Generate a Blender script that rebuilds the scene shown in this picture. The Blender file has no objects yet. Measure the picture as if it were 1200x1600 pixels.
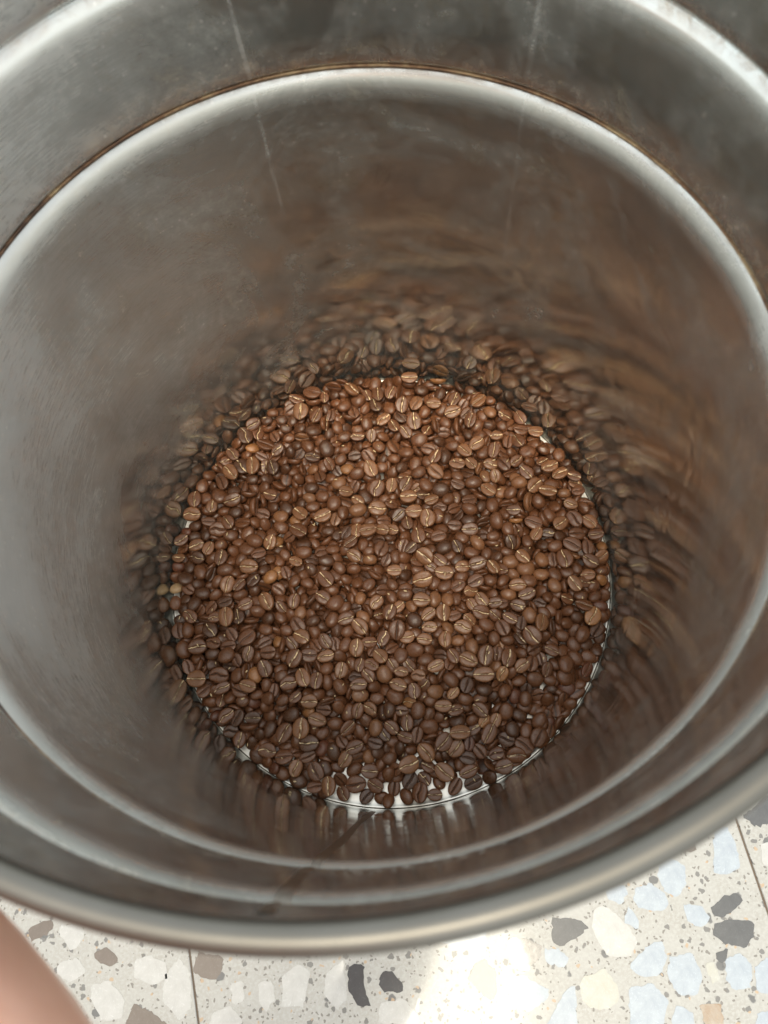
import bpy, math, random
import numpy as np
from mathutils import Vector, Matrix
random.seed(5); rng = np.random.default_rng(5)
scene = bpy.context.scene
col = scene.collection
MM = 0.001
R0 = 130.0            # inner radius of the drum, mm

# ------------------------------------------------------------------ camera
cam_d = bpy.data.cameras.new("camera"); cam = bpy.data.objects.new("camera", cam_d); col.objects.link(cam)
CR = Matrix(((0.99842691, 0.0, -0.05606874), (0.0171112, 0.95229387, 0.30470247), (0.05339392, -0.30518255, 0.95079583)))
M = CR.transposed().to_4x4(); M.translation = Vector((22.543, -104.179, 449.359)) * MM
cam.matrix_world = M
cam_d.sensor_fit = 'VERTICAL'; cam_d.sensor_height = 34.6; cam_d.lens = 1203.3 / 1600 * 34.6
cam_d.clip_start = 0.005; cam_d.clip_end = 100
cam_d.dof.use_dof = True; cam_d.dof.focus_distance = 0.455; cam_d.dof.aperture_fstop = 15.0
scene.camera = cam
scene.render.resolution_x, scene.render.resolution_y = 768, 1024

# ------------------------------------------------------------------ sky and sun
SUN_DIR = Vector((0.002, -0.2385, 0.971)).normalized()      # towards the sun
w = bpy.data.worlds.new("World"); scene.world = w; w.use_nodes = True
nt = w.node_tree; nt.nodes.clear()
sky = nt.nodes.new('ShaderNodeTexSky'); sky.sky_type = 'NISHITA'; sky.sun_disc = False
sky.sun_elevation = math.asin(SUN_DIR.z); sky.sun_rotation = math.atan2(SUN_DIR.x, SUN_DIR.y)
sky.air_density = 1.0; sky.dust_density = 3.0; sky.ozone_density = 1.0
bg = nt.nodes.new('ShaderNodeBackground'); bg.inputs['Strength'].default_value = 0.15
wo = nt.nodes.new('ShaderNodeOutputWorld')
veil = nt.nodes.new('ShaderNodeMix'); veil.data_type = 'RGBA'; veil.inputs[0].default_value = .62      # thin bright cloud over the whole sky
veil.inputs[7].default_value = (5.4, 5.75, 6.3, 1)
nt.links.new(sky.outputs[0], veil.inputs[6]); nt.links.new(veil.outputs[2], bg.inputs[0]); nt.links.new(bg.outputs[0], wo.inputs[0])
sun_d = bpy.data.lights.new("sun", 'SUN'); sun_d.energy = 0.5; sun_d.angle = math.radians(12); sun_d.color = (1, 0.95, 0.88)
sun = bpy.data.objects.new("sun", sun_d); col.objects.link(sun)
sun.rotation_euler = SUN_DIR.to_track_quat('Z', 'Y').to_euler(); sun.location = (0, -0.5, 2)
vs = scene.view_settings
vs.view_transform = 'Standard'; vs.look = 'None'; vs.exposure = 1.35; vs.gamma = 1
vs.use_white_balance = True; vs.white_balance_temperature = 7350; vs.white_balance_tint = 4
cy = scene.cycles
cy.max_bounces = 10; cy.glossy_bounces = 8; cy.diffuse_bounces = 4; cy.use_denoising = True
cy.blur_glossy = 0.0; cy.caustics_reflective = True; cy.sample_clamp_indirect = 6

# ------------------------------------------------------------------ helpers
def link(name, me, parent=None, label=None, cat=None, group=None, kind=None):
    o = bpy.data.objects.new(name, me); col.objects.link(o)
    if parent is not None: o.parent = parent
    for k, v in (('label', label), ('category', cat), ('group', group), ('kind', kind)):
        if v: o[k] = v
    return o
def mesh(name, V, F, mat=None, smooth=True):
    me = bpy.data.meshes.new(name); me.from_pydata([tuple(v) for v in V], [], F)
    if smooth: me.polygons.foreach_set('use_smooth', [True] * len(me.polygons))
    if mat: me.materials.append(mat)
    me.update(); return me
class NT:
    def __init__(s, name):
        s.m = bpy.data.materials.new(name); s.m.use_nodes = True; s.t = s.m.node_tree; s.t.nodes.clear()
        s.out = s.n('ShaderNodeOutputMaterial'); s.p = s.n('ShaderNodeBsdfPrincipled'); s.l(s.p.outputs[0], s.out.inputs[0])
    def n(s, ty, **k):
        nd = s.t.nodes.new(ty)
        for a, b in k.items():
            if a.startswith('i_'): nd.inputs[a[2:].replace('_', ' ')].default_value = b
            else: setattr(nd, a, b)
        return nd
    def l(s, a, b): s.t.links.new(a, b)
    def set(s, k, v): s.p.inputs[k].default_value = v
    def math(s, op, a, b=None, clamp=False):
        nd = s.n('ShaderNodeMath', operation=op, use_clamp=clamp)
        for i, v in enumerate((a, b)):
            if v is None: continue
            if isinstance(v, (int, float)): nd.inputs[i].default_value = v
            else: s.l(v, nd.inputs[i])
        return nd.outputs[0]
    def noise(s, vec, scale, detail=4, rough=.55, dist=0):
        nd = s.n('ShaderNodeTexNoise'); nd.inputs['Scale'].default_value = scale; nd.inputs['Detail'].default_value = detail
        nd.inputs['Roughness'].default_value = rough; nd.inputs['Distortion'].default_value = dist; s.l(vec, nd.inputs['Vector']); return nd.outputs['Fac']
    def ramp(s, f, stops):
        nd = s.n('ShaderNodeValToRGB'); cr = nd.color_ramp
        while len(cr.elements) < len(stops): cr.elements.new(0.5)
        for e, (p, c) in zip(cr.elements, stops):
            e.position = p; e.color = (*c, 1) if hasattr(c, '__len__') else (c, c, c, 1)
        s.l(f, nd.inputs[0]); return nd.outputs[0]
    def mix(s, f, a, b):
        nd = s.n('ShaderNodeMix', data_type='RGBA')
        for i, v in ((0, f), (6, a), (7, b)):
            if hasattr(v, 'links') or isinstance(v, bpy.types.NodeSocket): s.l(v, nd.inputs[i])
            elif i == 0: nd.inputs[0].default_value = v
            else: nd.inputs[i].default_value = (*v, 1)
        return nd.outputs[2]
    def map(s, fr, a, b, c=0., d=1.):
        nd = s.n('ShaderNodeMapRange'); s.l(fr, nd.inputs[0])
        for i, v in enumerate((a, b, c, d)): nd.inputs[i + 1].default_value = v
        return nd.outputs[0]
    def bump(s, h, strength, dist, prev=None):
        nd = s.n('ShaderNodeBump'); nd.inputs['Strength'].default_value = strength; nd.inputs['Distance'].default_value = dist
        s.l(h, nd.inputs['Height'])
        if prev is not None: s.l(prev, nd.inputs['Normal'])
        return nd.outputs[0]

# ------------------------------------------------------------------ steel
def steel_mat(name, worn=1.0, rough=0.045, tint=(0.585, 0.610, 0.570)):
    s = NT(name)
    tc = s.n('ShaderNodeTexCoord').outputs['Object']
    sep = s.n('ShaderNodeSeparateXYZ'); s.l(tc, sep.inputs[0])
    ang = s.math('ARCTAN2', sep.outputs[1], sep.outputs[0])
    # seamless brushed coordinates: circle squeezed so that grain runs round the drum
    ux = s.n('ShaderNodeCombineXYZ')
    zf = s.math('MULTIPLY', sep.outputs[2], 26.0)
    s.l(s.math('MULTIPLY', sep.outputs[0], 1.2), ux.inputs[0]); s.l(s.math('MULTIPLY', sep.outputs[1], 1.2), ux.inputs[1]); s.l(zf, ux.inputs[2])
    brush = s.noise(ux.outputs[0], 90, 3, .7)
    blot = s.noise(tc, 14, 7, .68, 1.2)
    fine = s.noise(tc, 160, 6, .75)
    wav = s.noise(tc, 22, 2, .5, .6)
    big = s.noise(tc, 6, 3, .6, .3)
    stain = s.noise(tc, 42, 8, .78, .8)
    c = s.mix(s.map(blot, .35, .68), tint, tuple(t * .66 for t in tint))
    c = s.mix(s.map(fine, .50, .75, 0, .5), c, (0.70, 0.69, 0.64))
    c = s.mix(s.map(brush, .50, .72, 0, .30), c, (0.30, 0.29, 0.26))
    c = s.mix(s.map(stain, .53, .70, 0, .60 * worn), c, (0.34, 0.27, 0.16))
    # rust and dried coffee creeping out of the crease, in uneven runs
    rn = s.noise(tc, 75, 7, .8, .7)
    band = s.math('MAXIMUM', s.math('MULTIPLY', s.map(sep.outputs[2], .2335, .2352), s.map(sep.outputs[2], .238, .252, 1, 0)), s.math('MULTIPLY', s.map(sep.outputs[2], .2815, .284), s.map(sep.outputs[2], .287, .295, .7, 0)))
    rust = s.math('MULTIPLY', band, s.map(rn, .44, .60))
    # pale chaff plus a painted highlight along the two upward facing shoulders
    chaff_shine = None
    for zc in (.2355, .2845):
        k = s.math('MULTIPLY', s.map(sep.outputs[2], zc - .013, zc - .0025), s.map(sep.outputs[2], zc - .0008, zc + .0004, 1, 0))
        chaff_shine = k if chaff_shine is None else s.math('MAXIMUM', chaff_shine, s.math('MULTIPLY', k, .6))
    chaff_shine = s.math('MULTIPLY', chaff_shine, s.map(big, .30, .60, .7, 1))
    c = s.mix(s.math('MULTIPLY', chaff_shine, .8 * worn), c, (0.80, 0.79, 0.74))
    c = s.mix(s.math('MULTIPLY', rust, .85 * worn), c, s.mix(s.map(fine, .4, .6), (0.20, 0.09, 0.035), (0.42, 0.27, 0.13)))
    # sky sheen on the left wall, painted as a pale, dull area
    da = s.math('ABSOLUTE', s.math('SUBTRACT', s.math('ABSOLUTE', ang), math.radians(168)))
    left_sheen = s.math('MULTIPLY', s.map(da, .3, 1.15, 1, 0), s.math('MULTIPLY', s.map(sep.outputs[2], .035, .12), s.map(sep.outputs[2], .30, .34, 1, .4)))
    left_sheen = s.math('MULTIPLY', left_sheen, s.math('MULTIPLY', s.map(big, .25, .60, .35, 1), s.map(brush, .3, .65, .6, 1)))
    c = s.mix(s.math('MULTIPLY', left_sheen, .8), c, (0.74, 0.74, 0.72))
    # pale drips / scratches running down the wall at a few bearings, fading towards the beans
    lines = None
    for a0, wd, z0, z1, amp in ((106.4, .003, .165, .33, .32), (62.3, .0025, .12, .33, .12), (62.4, .004, .236, .33, .32)):
        wob = s.math('MULTIPLY', s.math('SUBTRACT', big, .5), .05)
        d = s.math('ABSOLUTE', s.math('SUBTRACT', s.math('ADD', ang, wob), math.radians(a0)))
        k = s.math('MULTIPLY', s.map(d, wd, wd * 2.6, amp, 0), s.math('MULTIPLY', s.map(sep.outputs[2], z0, z0 + .03), s.map(sep.outputs[2], z1 - .01, z1, 1, 0)))
        k = s.math('MULTIPLY', k, s.map(stain, .40, .58, .15, 1))
        lines = k if lines is None else s.math('MAXIMUM', lines, k)
    c = s.mix(lines, c, (0.86, 0.86, 0.83))
    sc_ = s.noise(ux.outputs[0], 34, 2, .5, .4); sc2 = s.noise(tc, 9, 2)
    k = s.math('MULTIPLY', s.map(s.math('ABSOLUTE', s.math('SUBTRACT', sc_, .5)), .0, .006, 1, 0), s.map(sc2, .48, .60))
    c = s.mix(s.math('MULTIPLY', k, .35 * worn), c, (0.80, 0.79, 0.76))
    # small bright nicks
    vo = s.n('ShaderNodeTexVoronoi'); vo.inputs['Scale'].default_value = 230; s.l(tc, vo.inputs['Vector'])
    nick = s.math('MULTIPLY', s.map(vo.outputs['Distance'], .10, .17, 1, 0), s.map(blot, .46, .56))
    c = s.mix(s.math('MULTIPLY', nick, .8 * max(0, worn - .25)), c, (0.85, 0.83, 0.78))
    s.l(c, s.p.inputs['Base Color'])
    c = s.mix(s.math('MULTIPLY', s.math('MULTIPLY', s.map(blot, .42, .66), s.map(sep.outputs[2], .05, .2, .3, 1)), .60 * worn), c, (0.30, 0.28, 0.21))
    # dusty dried coffee oil: dull film in patches, plus painted highlight and sheen
    film = s.math('MULTIPLY', s.map(blot, .44, .72, 0, .7), s.map(fine, .35, .65, .5, 1))
    film = s.math('ADD', film, s.map(stain, .60, .74, 0, .5 * worn)); film = s.math('ADD', film, s.math('ADD', s.math('ADD', s.math('MULTIPLY', chaff_shine, .8), s.math('MULTIPLY', rust, .9)), s.math('MULTIPLY', left_sheen, 1.25)))
    film = s.math('ADD', film, s.math('MULTIPLY', s.map(sep.outputs[2], .234, .239), .0 * worn))
    film = s.math('ADD', film, s.map(sep.outputs[2], .05, .20, 0, .08 * worn))
    film = s.math('ADD', film, s.math('MULTIPLY', lines, .8))
    s.l(s.map(film, 0, 1.3, .95, 1.0 - .74 * worn), s.p.inputs['Metallic'])
    r = s.math('ADD', s.math('MULTIPLY', s.map(film, 0, 1.2, 0, .24 * worn), s.map(sep.outputs[2], .02, .13, .35, 1)), s.map(brush, .3, .7, rough - .02, rough + .02))
    r = s.math('ADD', r, s.math('ADD', s.math('MULTIPLY', lines, .3), s.map(sep.outputs[2], .02, .20, 0, .06)), True)
    s.l(r, s.p.inputs['Roughness'])
    s.set('Anisotropic', 0.0)
    b = s.bump(wav, .05 * worn, .010)
    b = s.bump(brush, .03, .0002, b)
    b = s.bump(fine, .02, .0002, b)
    s.l(b, s.p.inputs['Normal'])
    return s.m
STEEL = steel_mat('worn steel')
def rim_mat():
    s = NT('dull rim steel'); tc = s.n('ShaderNodeTexCoord').outputs['Object']
    n = s.noise(tc, 16, 4, .6); f = s.noise(tc, 120, 4, .6)
    s.l(s.mix(s.map(n, .35, .65), (0.165, 0.157, 0.142), (0.125, 0.116, 0.10)), s.p.inputs['Base Color'])
    s.set('Metallic', .9); s.l(s.map(n, .3, .7, .36, .46), s.p.inputs['Roughness'])
    b = s.bump(n, .15, .002); s.l(s.bump(f, .04, .0002, b), s.p.inputs['Normal']); return s.m
RIMST = rim_mat()
def bottom_mat():
    s = NT('bright bottom steel'); tc = s.n('ShaderNodeTexCoord').outputs['Object']
    s.l(s.mix(s.map(s.noise(tc, 30, 5), .4, .7), (0.74, 0.72, 0.68), (0.50, 0.45, 0.38)), s.p.inputs['Base Color'])
    s.set('Metallic', .8); s.set('Roughness', .4); return s.m
def dirt_mat():
    s = NT('brown grime'); tc = s.n('ShaderNodeTexCoord').outputs['Object']
    n = s.noise(tc, 26, 7, .8, .5)
    s.l(s.ramp(n, [(.40, (0.06, 0.03, 0.018)), (.5, (0.19, 0.10, 0.05)), (.62, (0.40, 0.29, 0.16))]), s.p.inputs['Base Color'])
    s.set('Roughness', .7); return s.m
BOT = bottom_mat(); DIRT = dirt_mat()
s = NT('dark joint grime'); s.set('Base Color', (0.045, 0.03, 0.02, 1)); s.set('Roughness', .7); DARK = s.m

def lathe(name, prof, mat, parent, n=256, closed=False):
    V = []; F = []
    for (r, z) in prof:
        for k in range(n):
            a = 2 * math.pi * k / n; V.append((r * math.cos(a) * MM, r * math.sin(a) * MM, z * MM))
    m = len(prof); last = m if closed else m - 1
    for i in range(last):
        i2 = (i + 1) % m
        for k in range(n):
            k2 = (k + 1) % n; F.append((i * n + k, i * n + k2, i2 * n + k2, i2 * n + k))
    return link(name, mesh(name, V, F, mat), parent)

Z1, Z2, ZR = 1.8115 * R0, 2.1884 * R0, 310.0
drum = link('steel_drum', None, label='deep round stainless steel drum with rolled rim, part filled with roasted coffee beans', cat='drum')
def bead(zc, depth=4.8, tm=56.0):
    P = []; tm = math.radians(tm); rad = depth / (1 - math.cos(tm)); up = rad * math.sin(tm)
    P.append((R0 + .0, zc - up - 5)); P.append((R0 + .06, zc - up - 2))
    for i in range(1, 17):                    # rolled shoulder: turns outward more and more up to the crease
        t = i / 16 * tm; P.append((R0 + .1 + rad * (1 - math.cos(t)), zc - up + rad * math.sin(t)))
    P += [(R0 + depth + .3, zc + .3), (R0 + depth, zc + .9), (R0 + depth * .55, zc + 1.9), (R0 + depth * .25, zc + 3.2), (R0 + .3, zc + 5.2), (R0, zc + 8)]
    return P
prof = [(R0 + .6, -4.0), (R0, -3.8), (R0, 0.5)] + [(R0, z) for z in (30, 70, 110, 150, 190)] + bead(Z1, 4.0, 54) + [(R0, Z1 + 22)] + bead(Z2, 3.3, 52) + [(R0, Z2 + 18), (R0, ZR), (R0, ZR + 7.2)]
outer = [(r + 1.1, z) for r, z in reversed(prof)]
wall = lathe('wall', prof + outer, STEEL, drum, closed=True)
base = lathe('base', [(0.01, 0.0), (60, 0.0), (R0 - 3, 0.0), (R0 - 1.2, 0.35), (R0 + .4, 1.4), (R0 + .4, -1.0), (0.01, -1.0)], BOT, drum, n=160)
seam_dirt = lathe('grime_line', [(R0 + 2.7, Z1 - .8), (R0 + 4.1, Z1 - 1.0), (R0 + 4.1, Z1 + .9), (R0 + 1.0, Z1 + 2.2), (R0 + .9, Z1 + 1.7)], DIRT, drum, closed=True)
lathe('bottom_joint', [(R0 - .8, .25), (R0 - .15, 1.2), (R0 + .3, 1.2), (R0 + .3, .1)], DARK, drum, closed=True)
tube = [(R0 + .2 - 2.65 * math.cos(t), ZR + 9.3 + 2.65 * math.sin(t)) for t in np.linspace(-1.25, 1.45 * math.pi, 26)]
rim = lathe('rolled_rim', tube, RIMST, drum)
# vertical weld seam on the near wall
V = []; F = []
sa = math.radians(-93.1)
pts = [(r, z) for r, z in prof if z > 3 and z < ZR - 4]
for i, (r, z) in enumerate(pts):
    wj = .019 + .004 * math.sin(z * .21) ; off = .004 * math.sin(z * .045)
    for j, (da, dr) in enumerate(((-1, .25), (-.5, -.12), (0, -.28), (.5, -.12), (1, .25))):
        a = sa + off + da * wj * 1.0; rr = r + dr; V.append((rr * math.cos(a) * MM, rr * math.sin(a) * MM, z * MM))
    if i:
        for j in range(4): F.append(((i - 1) * 5 + j, i * 5 + j, i * 5 + j + 1, (i - 1) * 5 + j + 1))
link('weld_seam', mesh('weld_seam', V, F, steel_mat('weld steel', .8, .30, (0.26, 0.215, 0.17))), drum)

# ------------------------------------------------------------------ floor: terrazzo tiles
FZ = -4.0
ta = math.atan2(.218, .976); tx = Vector((math.cos(ta), math.sin(ta))); ty = Vector((-math.sin(ta), math.cos(ta)))
pA = Vector((1.427, -1.014)) * R0; pB = Vector((-1.628, -1.340)) * R0
org = tx * (pA.dot(tx)) + ty * (pB.dot(ty)); T = 300.0
def chipmat(name, c1, c2, rough=.4, sc=120):
    s = NT(name); tc = s.n('ShaderNodeTexCoord').outputs['Object']
    oi = s.n('ShaderNodeObjectInfo')
    n = s.noise(tc, sc, 7, .72, .6)
    c = s.mix(s.map(n, .35, .68), c1, c2)
    v = s.noise(tc, sc * 3.5, 3, .6, 2.5)
    c = s.mix(s.map(v, .58, .66, 0, .6), c, tuple(min(.5, x * 1.35 + .04) for x in c1))
    s.l(c, s.p.inputs['Base Color']); s.set('Roughness', rough); s.set('Coat Weight', .5); s.set('Coat Roughness', .05)
    return s.m
CH = {
 'k': chipmat('black stone', (0.010, 0.012, 0.016), (0.022, 0.025, 0.030)),
 'g': chipmat('grey stone', (0.036, 0.038, 0.041), (0.062, 0.063, 0.064)),
 'm': chipmat('mottled stone', (0.03, 0.03, 0.03), (0.22, 0.205, 0.19), .2, 260),
 'n': chipmat('brown stone', (0.105, 0.078, 0.060), (0.13, 0.10, 0.08)),
 'b': chipmat('bluish white stone', (0.27, 0.305, 0.345), (0.35, 0.385, 0.415)),
 'w': chipmat('milky stone', (0.36, 0.35, 0.33), (0.43, 0.42, 0.40)),
 'y': chipmat('yellow veined stone', (0.36, 0.345, 0.285), (0.39, 0.385, 0.355)),
 't': chipmat('tan stone', (0.26, 0.17, 0.10), (0.38, 0.35, 0.30), .2, 60),
}
def terrazzo():
    s = NT('terrazzo cement'); tc = s.n('ShaderNodeTexCoord').outputs['Object']
    base = s.mix(s.map(s.noise(tc, 45, 6, .7), .35, .7), (0.345, 0.335, 0.31), (0.29, 0.275, 0.245))
    base = s.mix(s.map(s.noise(tc, 600, 5, .7), .45, .62), base, (0.37, 0.36, 0.335))
    dist = s.n('ShaderNodeTexNoise'); dist.inputs['Scale'].default_value = 260; s.l(tc, dist.inputs['Vector'])
    va = s.n('ShaderNodeVectorMath', operation='MULTIPLY_ADD'); s.l(dist.outputs['Color'], va.inputs[0]); va.inputs[1].default_value = (.004,) * 3; s.l(tc, va.inputs[2])
    out = base
    for sc, th, keep, cc in ((210, .26, .62, (0.10, 0.095, 0.09)), (430, .27, .55, (0.13, 0.115, 0.10)), (90, .17, .55, (0.06, 0.06, 0.062)), (300, .24, .90, (0.38, 0.26, 0.16))):
        v = s.n('ShaderNodeTexVoronoi'); v.inputs['Scale'].default_value = sc; v.inputs['Randomness'].default_value = 1; s.l(va.outputs[0], v.inputs['Vector'])
        sp = s.n('ShaderNodeSeparateColor'); s.l(v.outputs['Color'], sp.inputs[0])
        msk = s.math('MULTIPLY', s.map(v.outputs['Distance'], th, th + .05, 1, 0), s.math('GREATER_THAN', sp.outputs[0], keep))
        out = s.mix(s.math('MULTIPLY', msk, .85), out, cc)
    s.l(out, s.p.inputs['Base Color']); s.set('Roughness', .45); s.set('Coat Weight', .3); s.set('Coat Roughness', .10)
    s.l(s.bump(s.noise(tc, 300, 4), .05, .0005), s.p.inputs['Normal'])
    return s.m
TZ = terrazzo()
s = NT('joint grout'); s.set('Base Color', (0.16, 0.12, 0.09, 1)); s.set('Roughness', .9); GROUT = s.m
EXT = 3000
floor = link('floor', mesh('floor', [(-EXT * MM, -EXT * MM, (FZ - 1.0) * MM), (EXT * MM, -EXT * MM, (FZ - 1.0) * MM), (EXT * MM, EXT * MM, (FZ - 1.0) * MM), (-EXT * MM, EXT * MM, (FZ - 1.0) * MM)], [(0, 1, 2, 3)], GROUT, False), kind='structure')
h = T / 2 - .55
tv = []
for (dx, dy, z) in ((h, h, 0), ):
    pass
def tile_mesh():
    V = []; F = []
    ring = [(-h, -h), (h, -h), (h, h), (-h, h)]
    for zz, ins in ((-3, 0), (-.35, 0), (0, .35)):
        for x, y in ring:
            V.append(((x - math.copysign(ins, x)) * MM, (y - math.copysign(ins, y)) * MM, zz * MM))
    F.append((8, 9, 10, 11))
    for L in (0, 4):
        for k in range(4): F.append((L + k, L + (k + 1) % 4, L + 4 + (k + 1) % 4, L + 4 + k))
    return mesh('tile', V, F, TZ, False)
tme = tile_mesh(); tiles = {}
for i in range(-6, 6):
    for j in range(-6, 6):
        c = org + tx * ((i + .5) * T) + ty * ((j + .5) * T)
        o = link('tile', tme, floor); o.location = (c.x * MM, c.y * MM, FZ * MM); o.rotation_euler = (0, 0, ta); tiles[(i, j)] = o
def tile_of(x, y):
    d = Vector((x, y)) - org; return (math.floor(d.dot(tx) / T), math.floor(d.dot(ty) / T))
CHIPS = [('n', [(-195.1, -191.2), (-186.8, -187.7), (-182.4, -187.2), (-181.4, -190.3), (-184.1, -194.2), (-193.3, -197.7)]), ('n', [(-157.6, -202.3), (-151.8, -199.5), (-149.0, -201.4), (-144.7, -204.4), (-144.9, -207.4), (-148.2, -209.0), (-154.5, -206.8), (-157.4, -204.6)]), ('n', [(-101.4, -201.6), (-87.5, -203.7), (-88.1, -208.2), (-90.2, -214.2), (-95.3, -214.2), (-103.2, -211.4), (-103.4, -208.4)]), ('n', [(-133.5, -225.5), (-124.7, -229.3), (-115.7, -234.9), (-111.9, -240.5), (-138.7, -241.0), (-137.6, -235.2)]), ('k', [(-20.5, -206.6), (-13.3, -206.5), (-13.7, -214.6), (-9.5, -225.4), (-16.1, -225.5), (-22.0, -216.2), (-22.1, -210.3)]), ('k', [(-2.9, -208.6), (0.4, -209.4), (7.7, -215.2), (6.3, -219.0), (-3.6, -218.2), (-5.9, -214.8)]), ('k', [(48.6, -202.5), (55.0, -207.8), (55.2, -218.0), (52.8, -221.6), (47.0, -219.2), (40.4, -211.8), (43.6, -205.9)]), ('g', [(85.2, -183.5), (92.7, -183.7), (99.3, -184.4), (104.2, -188.1), (97.0, -192.6), (89.3, -196.9), (84.5, -195.0)]), ('m', [(61.4, -194.5), (65.6, -192.7), (72.2, -193.7), (79.5, -196.5), (78.3, -201.7), (71.4, -208.4), (64.9, -207.0), (61.0, -201.9)]), ('g', [(167.2, -178.5), (174.5, -172.4), (182.0, -171.1), (184.9, -173.8), (180.3, -177.6), (173.2, -182.5), (168.4, -181.8)]), ('g', [(167.8, -186.0), (174.7, -183.2), (188.3, -184.3), (188.2, -190.2), (182.5, -196.5), (171.6, -194.0), (166.5, -190.4)]), ('g', [(167.8, -198.4), (173.7, -196.5), (172.2, -202.0), (168.8, -203.5), (166.7, -201.4)]), ('g', [(189.7, -133.4), (207.5, -120.4), (207.6, -136.5), (195.6, -139.0)]), ('n', [(149.6, -152.6), (161.8, -141.5), (163.8, -145.4), (163.1, -151.3), (155.6, -151.3)]), ('g', [(17.2, -195.0), (28.2, -191.9), (22.2, -197.6)]), ('b', [(143.3, -157.3), (150.3, -154.2), (156.4, -158.8), (156.1, -168.0), (150.6, -173.4), (145.1, -171.1), (141.8, -163.5)]), ('b', [(173.7, -139.9), (180.7, -138.2), (185.0, -149.3), (185.4, -158.6), (177.4, -162.5), (171.0, -161.0)]), ('b', [(129.6, -169.0), (137.3, -166.6), (143.5, -170.4), (146.2, -175.7), (142.4, -180.2), (131.1, -178.8), (128.2, -174.3)]), ('b', [(113.8, -169.1), (123.9, -167.5), (126.0, -171.3), (121.3, -177.4), (115.0, -174.4)]), ('w', [(107.1, -179.1), (113.1, -177.5), (123.8, -186.4), (128.8, -193.8), (124.0, -201.2), (112.6, -201.3), (107.5, -194.0), (105.7, -186.6)]), ('b', [(125.5, -177.4), (130.5, -184.8), (128.5, -188.6), (122.3, -184.9)]), ('b', [(153.5, -176.4), (162.4, -177.0), (166.6, -183.0), (161.2, -187.5), (155.0, -184.6)]), ('b', [(123.7, -204.1), (134.3, -195.2), (141.0, -193.6), (142.5, -202.4), (137.6, -209.7), (128.0, -209.8), (123.4, -207.0)]), ('b', [(143.4, -200.9), (155.0, -198.6), (159.3, -209.4), (155.8, -218.0), (146.3, -218.1), (141.7, -209.6)]), ('y', [(98.0, -211.6), (110.6, -206.4), (116.3, -214.3), (116.6, -219.9), (110.6, -225.0), (101.0, -224.4), (97.0, -218.8)]), ('b', [(121.8, -215.6), (134.1, -212.6), (141.2, -221.0), (136.6, -233.6), (120.9, -233.9)]), ('b', [(59.8, -211.4), (69.6, -210.6), (82.2, -216.9), (79.5, -221.2), (70.4, -226.3), (62.4, -223.6)]), ('b', [(80.2, -198.0), (88.4, -197.9), (92.9, -203.0), (89.4, -206.7), (81.4, -204.6)]), ('b', [(90.4, -216.0), (95.3, -214.5), (94.7, -234.3), (77.9, -234.6)]), ('b', [(171.4, -202.0), (179.1, -198.3), (184.6, -204.7), (182.3, -214.8), (173.5, -215.6), (171.0, -210.6)]), ('b', [(186.2, -204.7), (193.2, -200.3), (195.8, -208.9), (192.2, -217.4), (185.3, -216.1)]), ('w', [(196.8, -147.6), (202.9, -146.0), (201.8, -158.5), (196.8, -157.0)]), ('y', [(161.6, -203.6), (165.7, -202.8), (167.9, -210.7), (163.6, -212.9)]), ('b', [(37.4, -191.8), (50.8, -189.4), (49.5, -200.6), (33.9, -197.8), (25.6, -195.7)]), ('b', [(184.0, -225.3), (191.1, -224.5), (189.9, -232.8), (182.1, -232.9)]), ('b', [(144.2, -222.4), (151.8, -225.1), (154.0, -233.4), (140.6, -233.6)]), ('t', [(156.1, -222.2), (166.5, -221.3), (167.3, -233.1), (158.7, -233.3)]), ('b', [(56.2, -218.0), (60.7, -218.6), (59.8, -227.2), (56.1, -227.9)]), ('w', [(-177.7, -189.5), (-168.8, -189.4), (-164.0, -192.5), (-165.9, -198.6), (-170.8, -201.7), (-176.8, -195.7)]), ('w', [(-135.5, -205.8), (-127.1, -203.5), (-117.3, -207.1), (-117.5, -214.5), (-124.1, -217.6), (-134.8, -213.3)]), ('w', [(-157.5, -218.0), (-148.3, -215.7), (-138.8, -223.6), (-139.6, -232.4), (-149.6, -234.0), (-155.6, -226.8)]), ('w', [(-119.2, -214.5), (-111.5, -204.0), (-105.1, -211.4), (-102.8, -227.5), (-109.1, -233.3), (-118.3, -224.8)]), ('w', [(-68.2, -215.3), (-61.5, -214.5), (-59.4, -222.5), (-64.1, -229.1), (-67.7, -224.1)]), ('w', [(-55.7, -212.2), (-48.3, -206.2), (-41.4, -210.6), (-44.3, -225.2), (-55.9, -226.1)]), ('w', [(-33.0, -210.5), (-24.7, -204.4), (-21.9, -222.0), (-27.6, -227.8), (-33.6, -220.7)]), ('w', [(-177.0, -207.8), (-166.9, -204.7), (-160.8, -212.1), (-168.9, -216.7), (-176.2, -213.8)]), ('w', [(-83.4, -215.5), (-76.6, -214.7), (-75.3, -224.2), (-81.1, -225.7)]), ('w', [(-92.5, -230.2), (-82.7, -225.7), (-75.6, -232.8), (-78.7, -237.1), (-93.7, -237.4)]), ('w', [(-4.9, -224.0), (6.3, -221.3), (14.1, -228.3), (15.4, -232.8), (-6.2, -233.1)]), ('w', [(14.2, -220.9), (16.2, -221.1), (14.8, -227.7), (13.2, -226.6)])]
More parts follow.
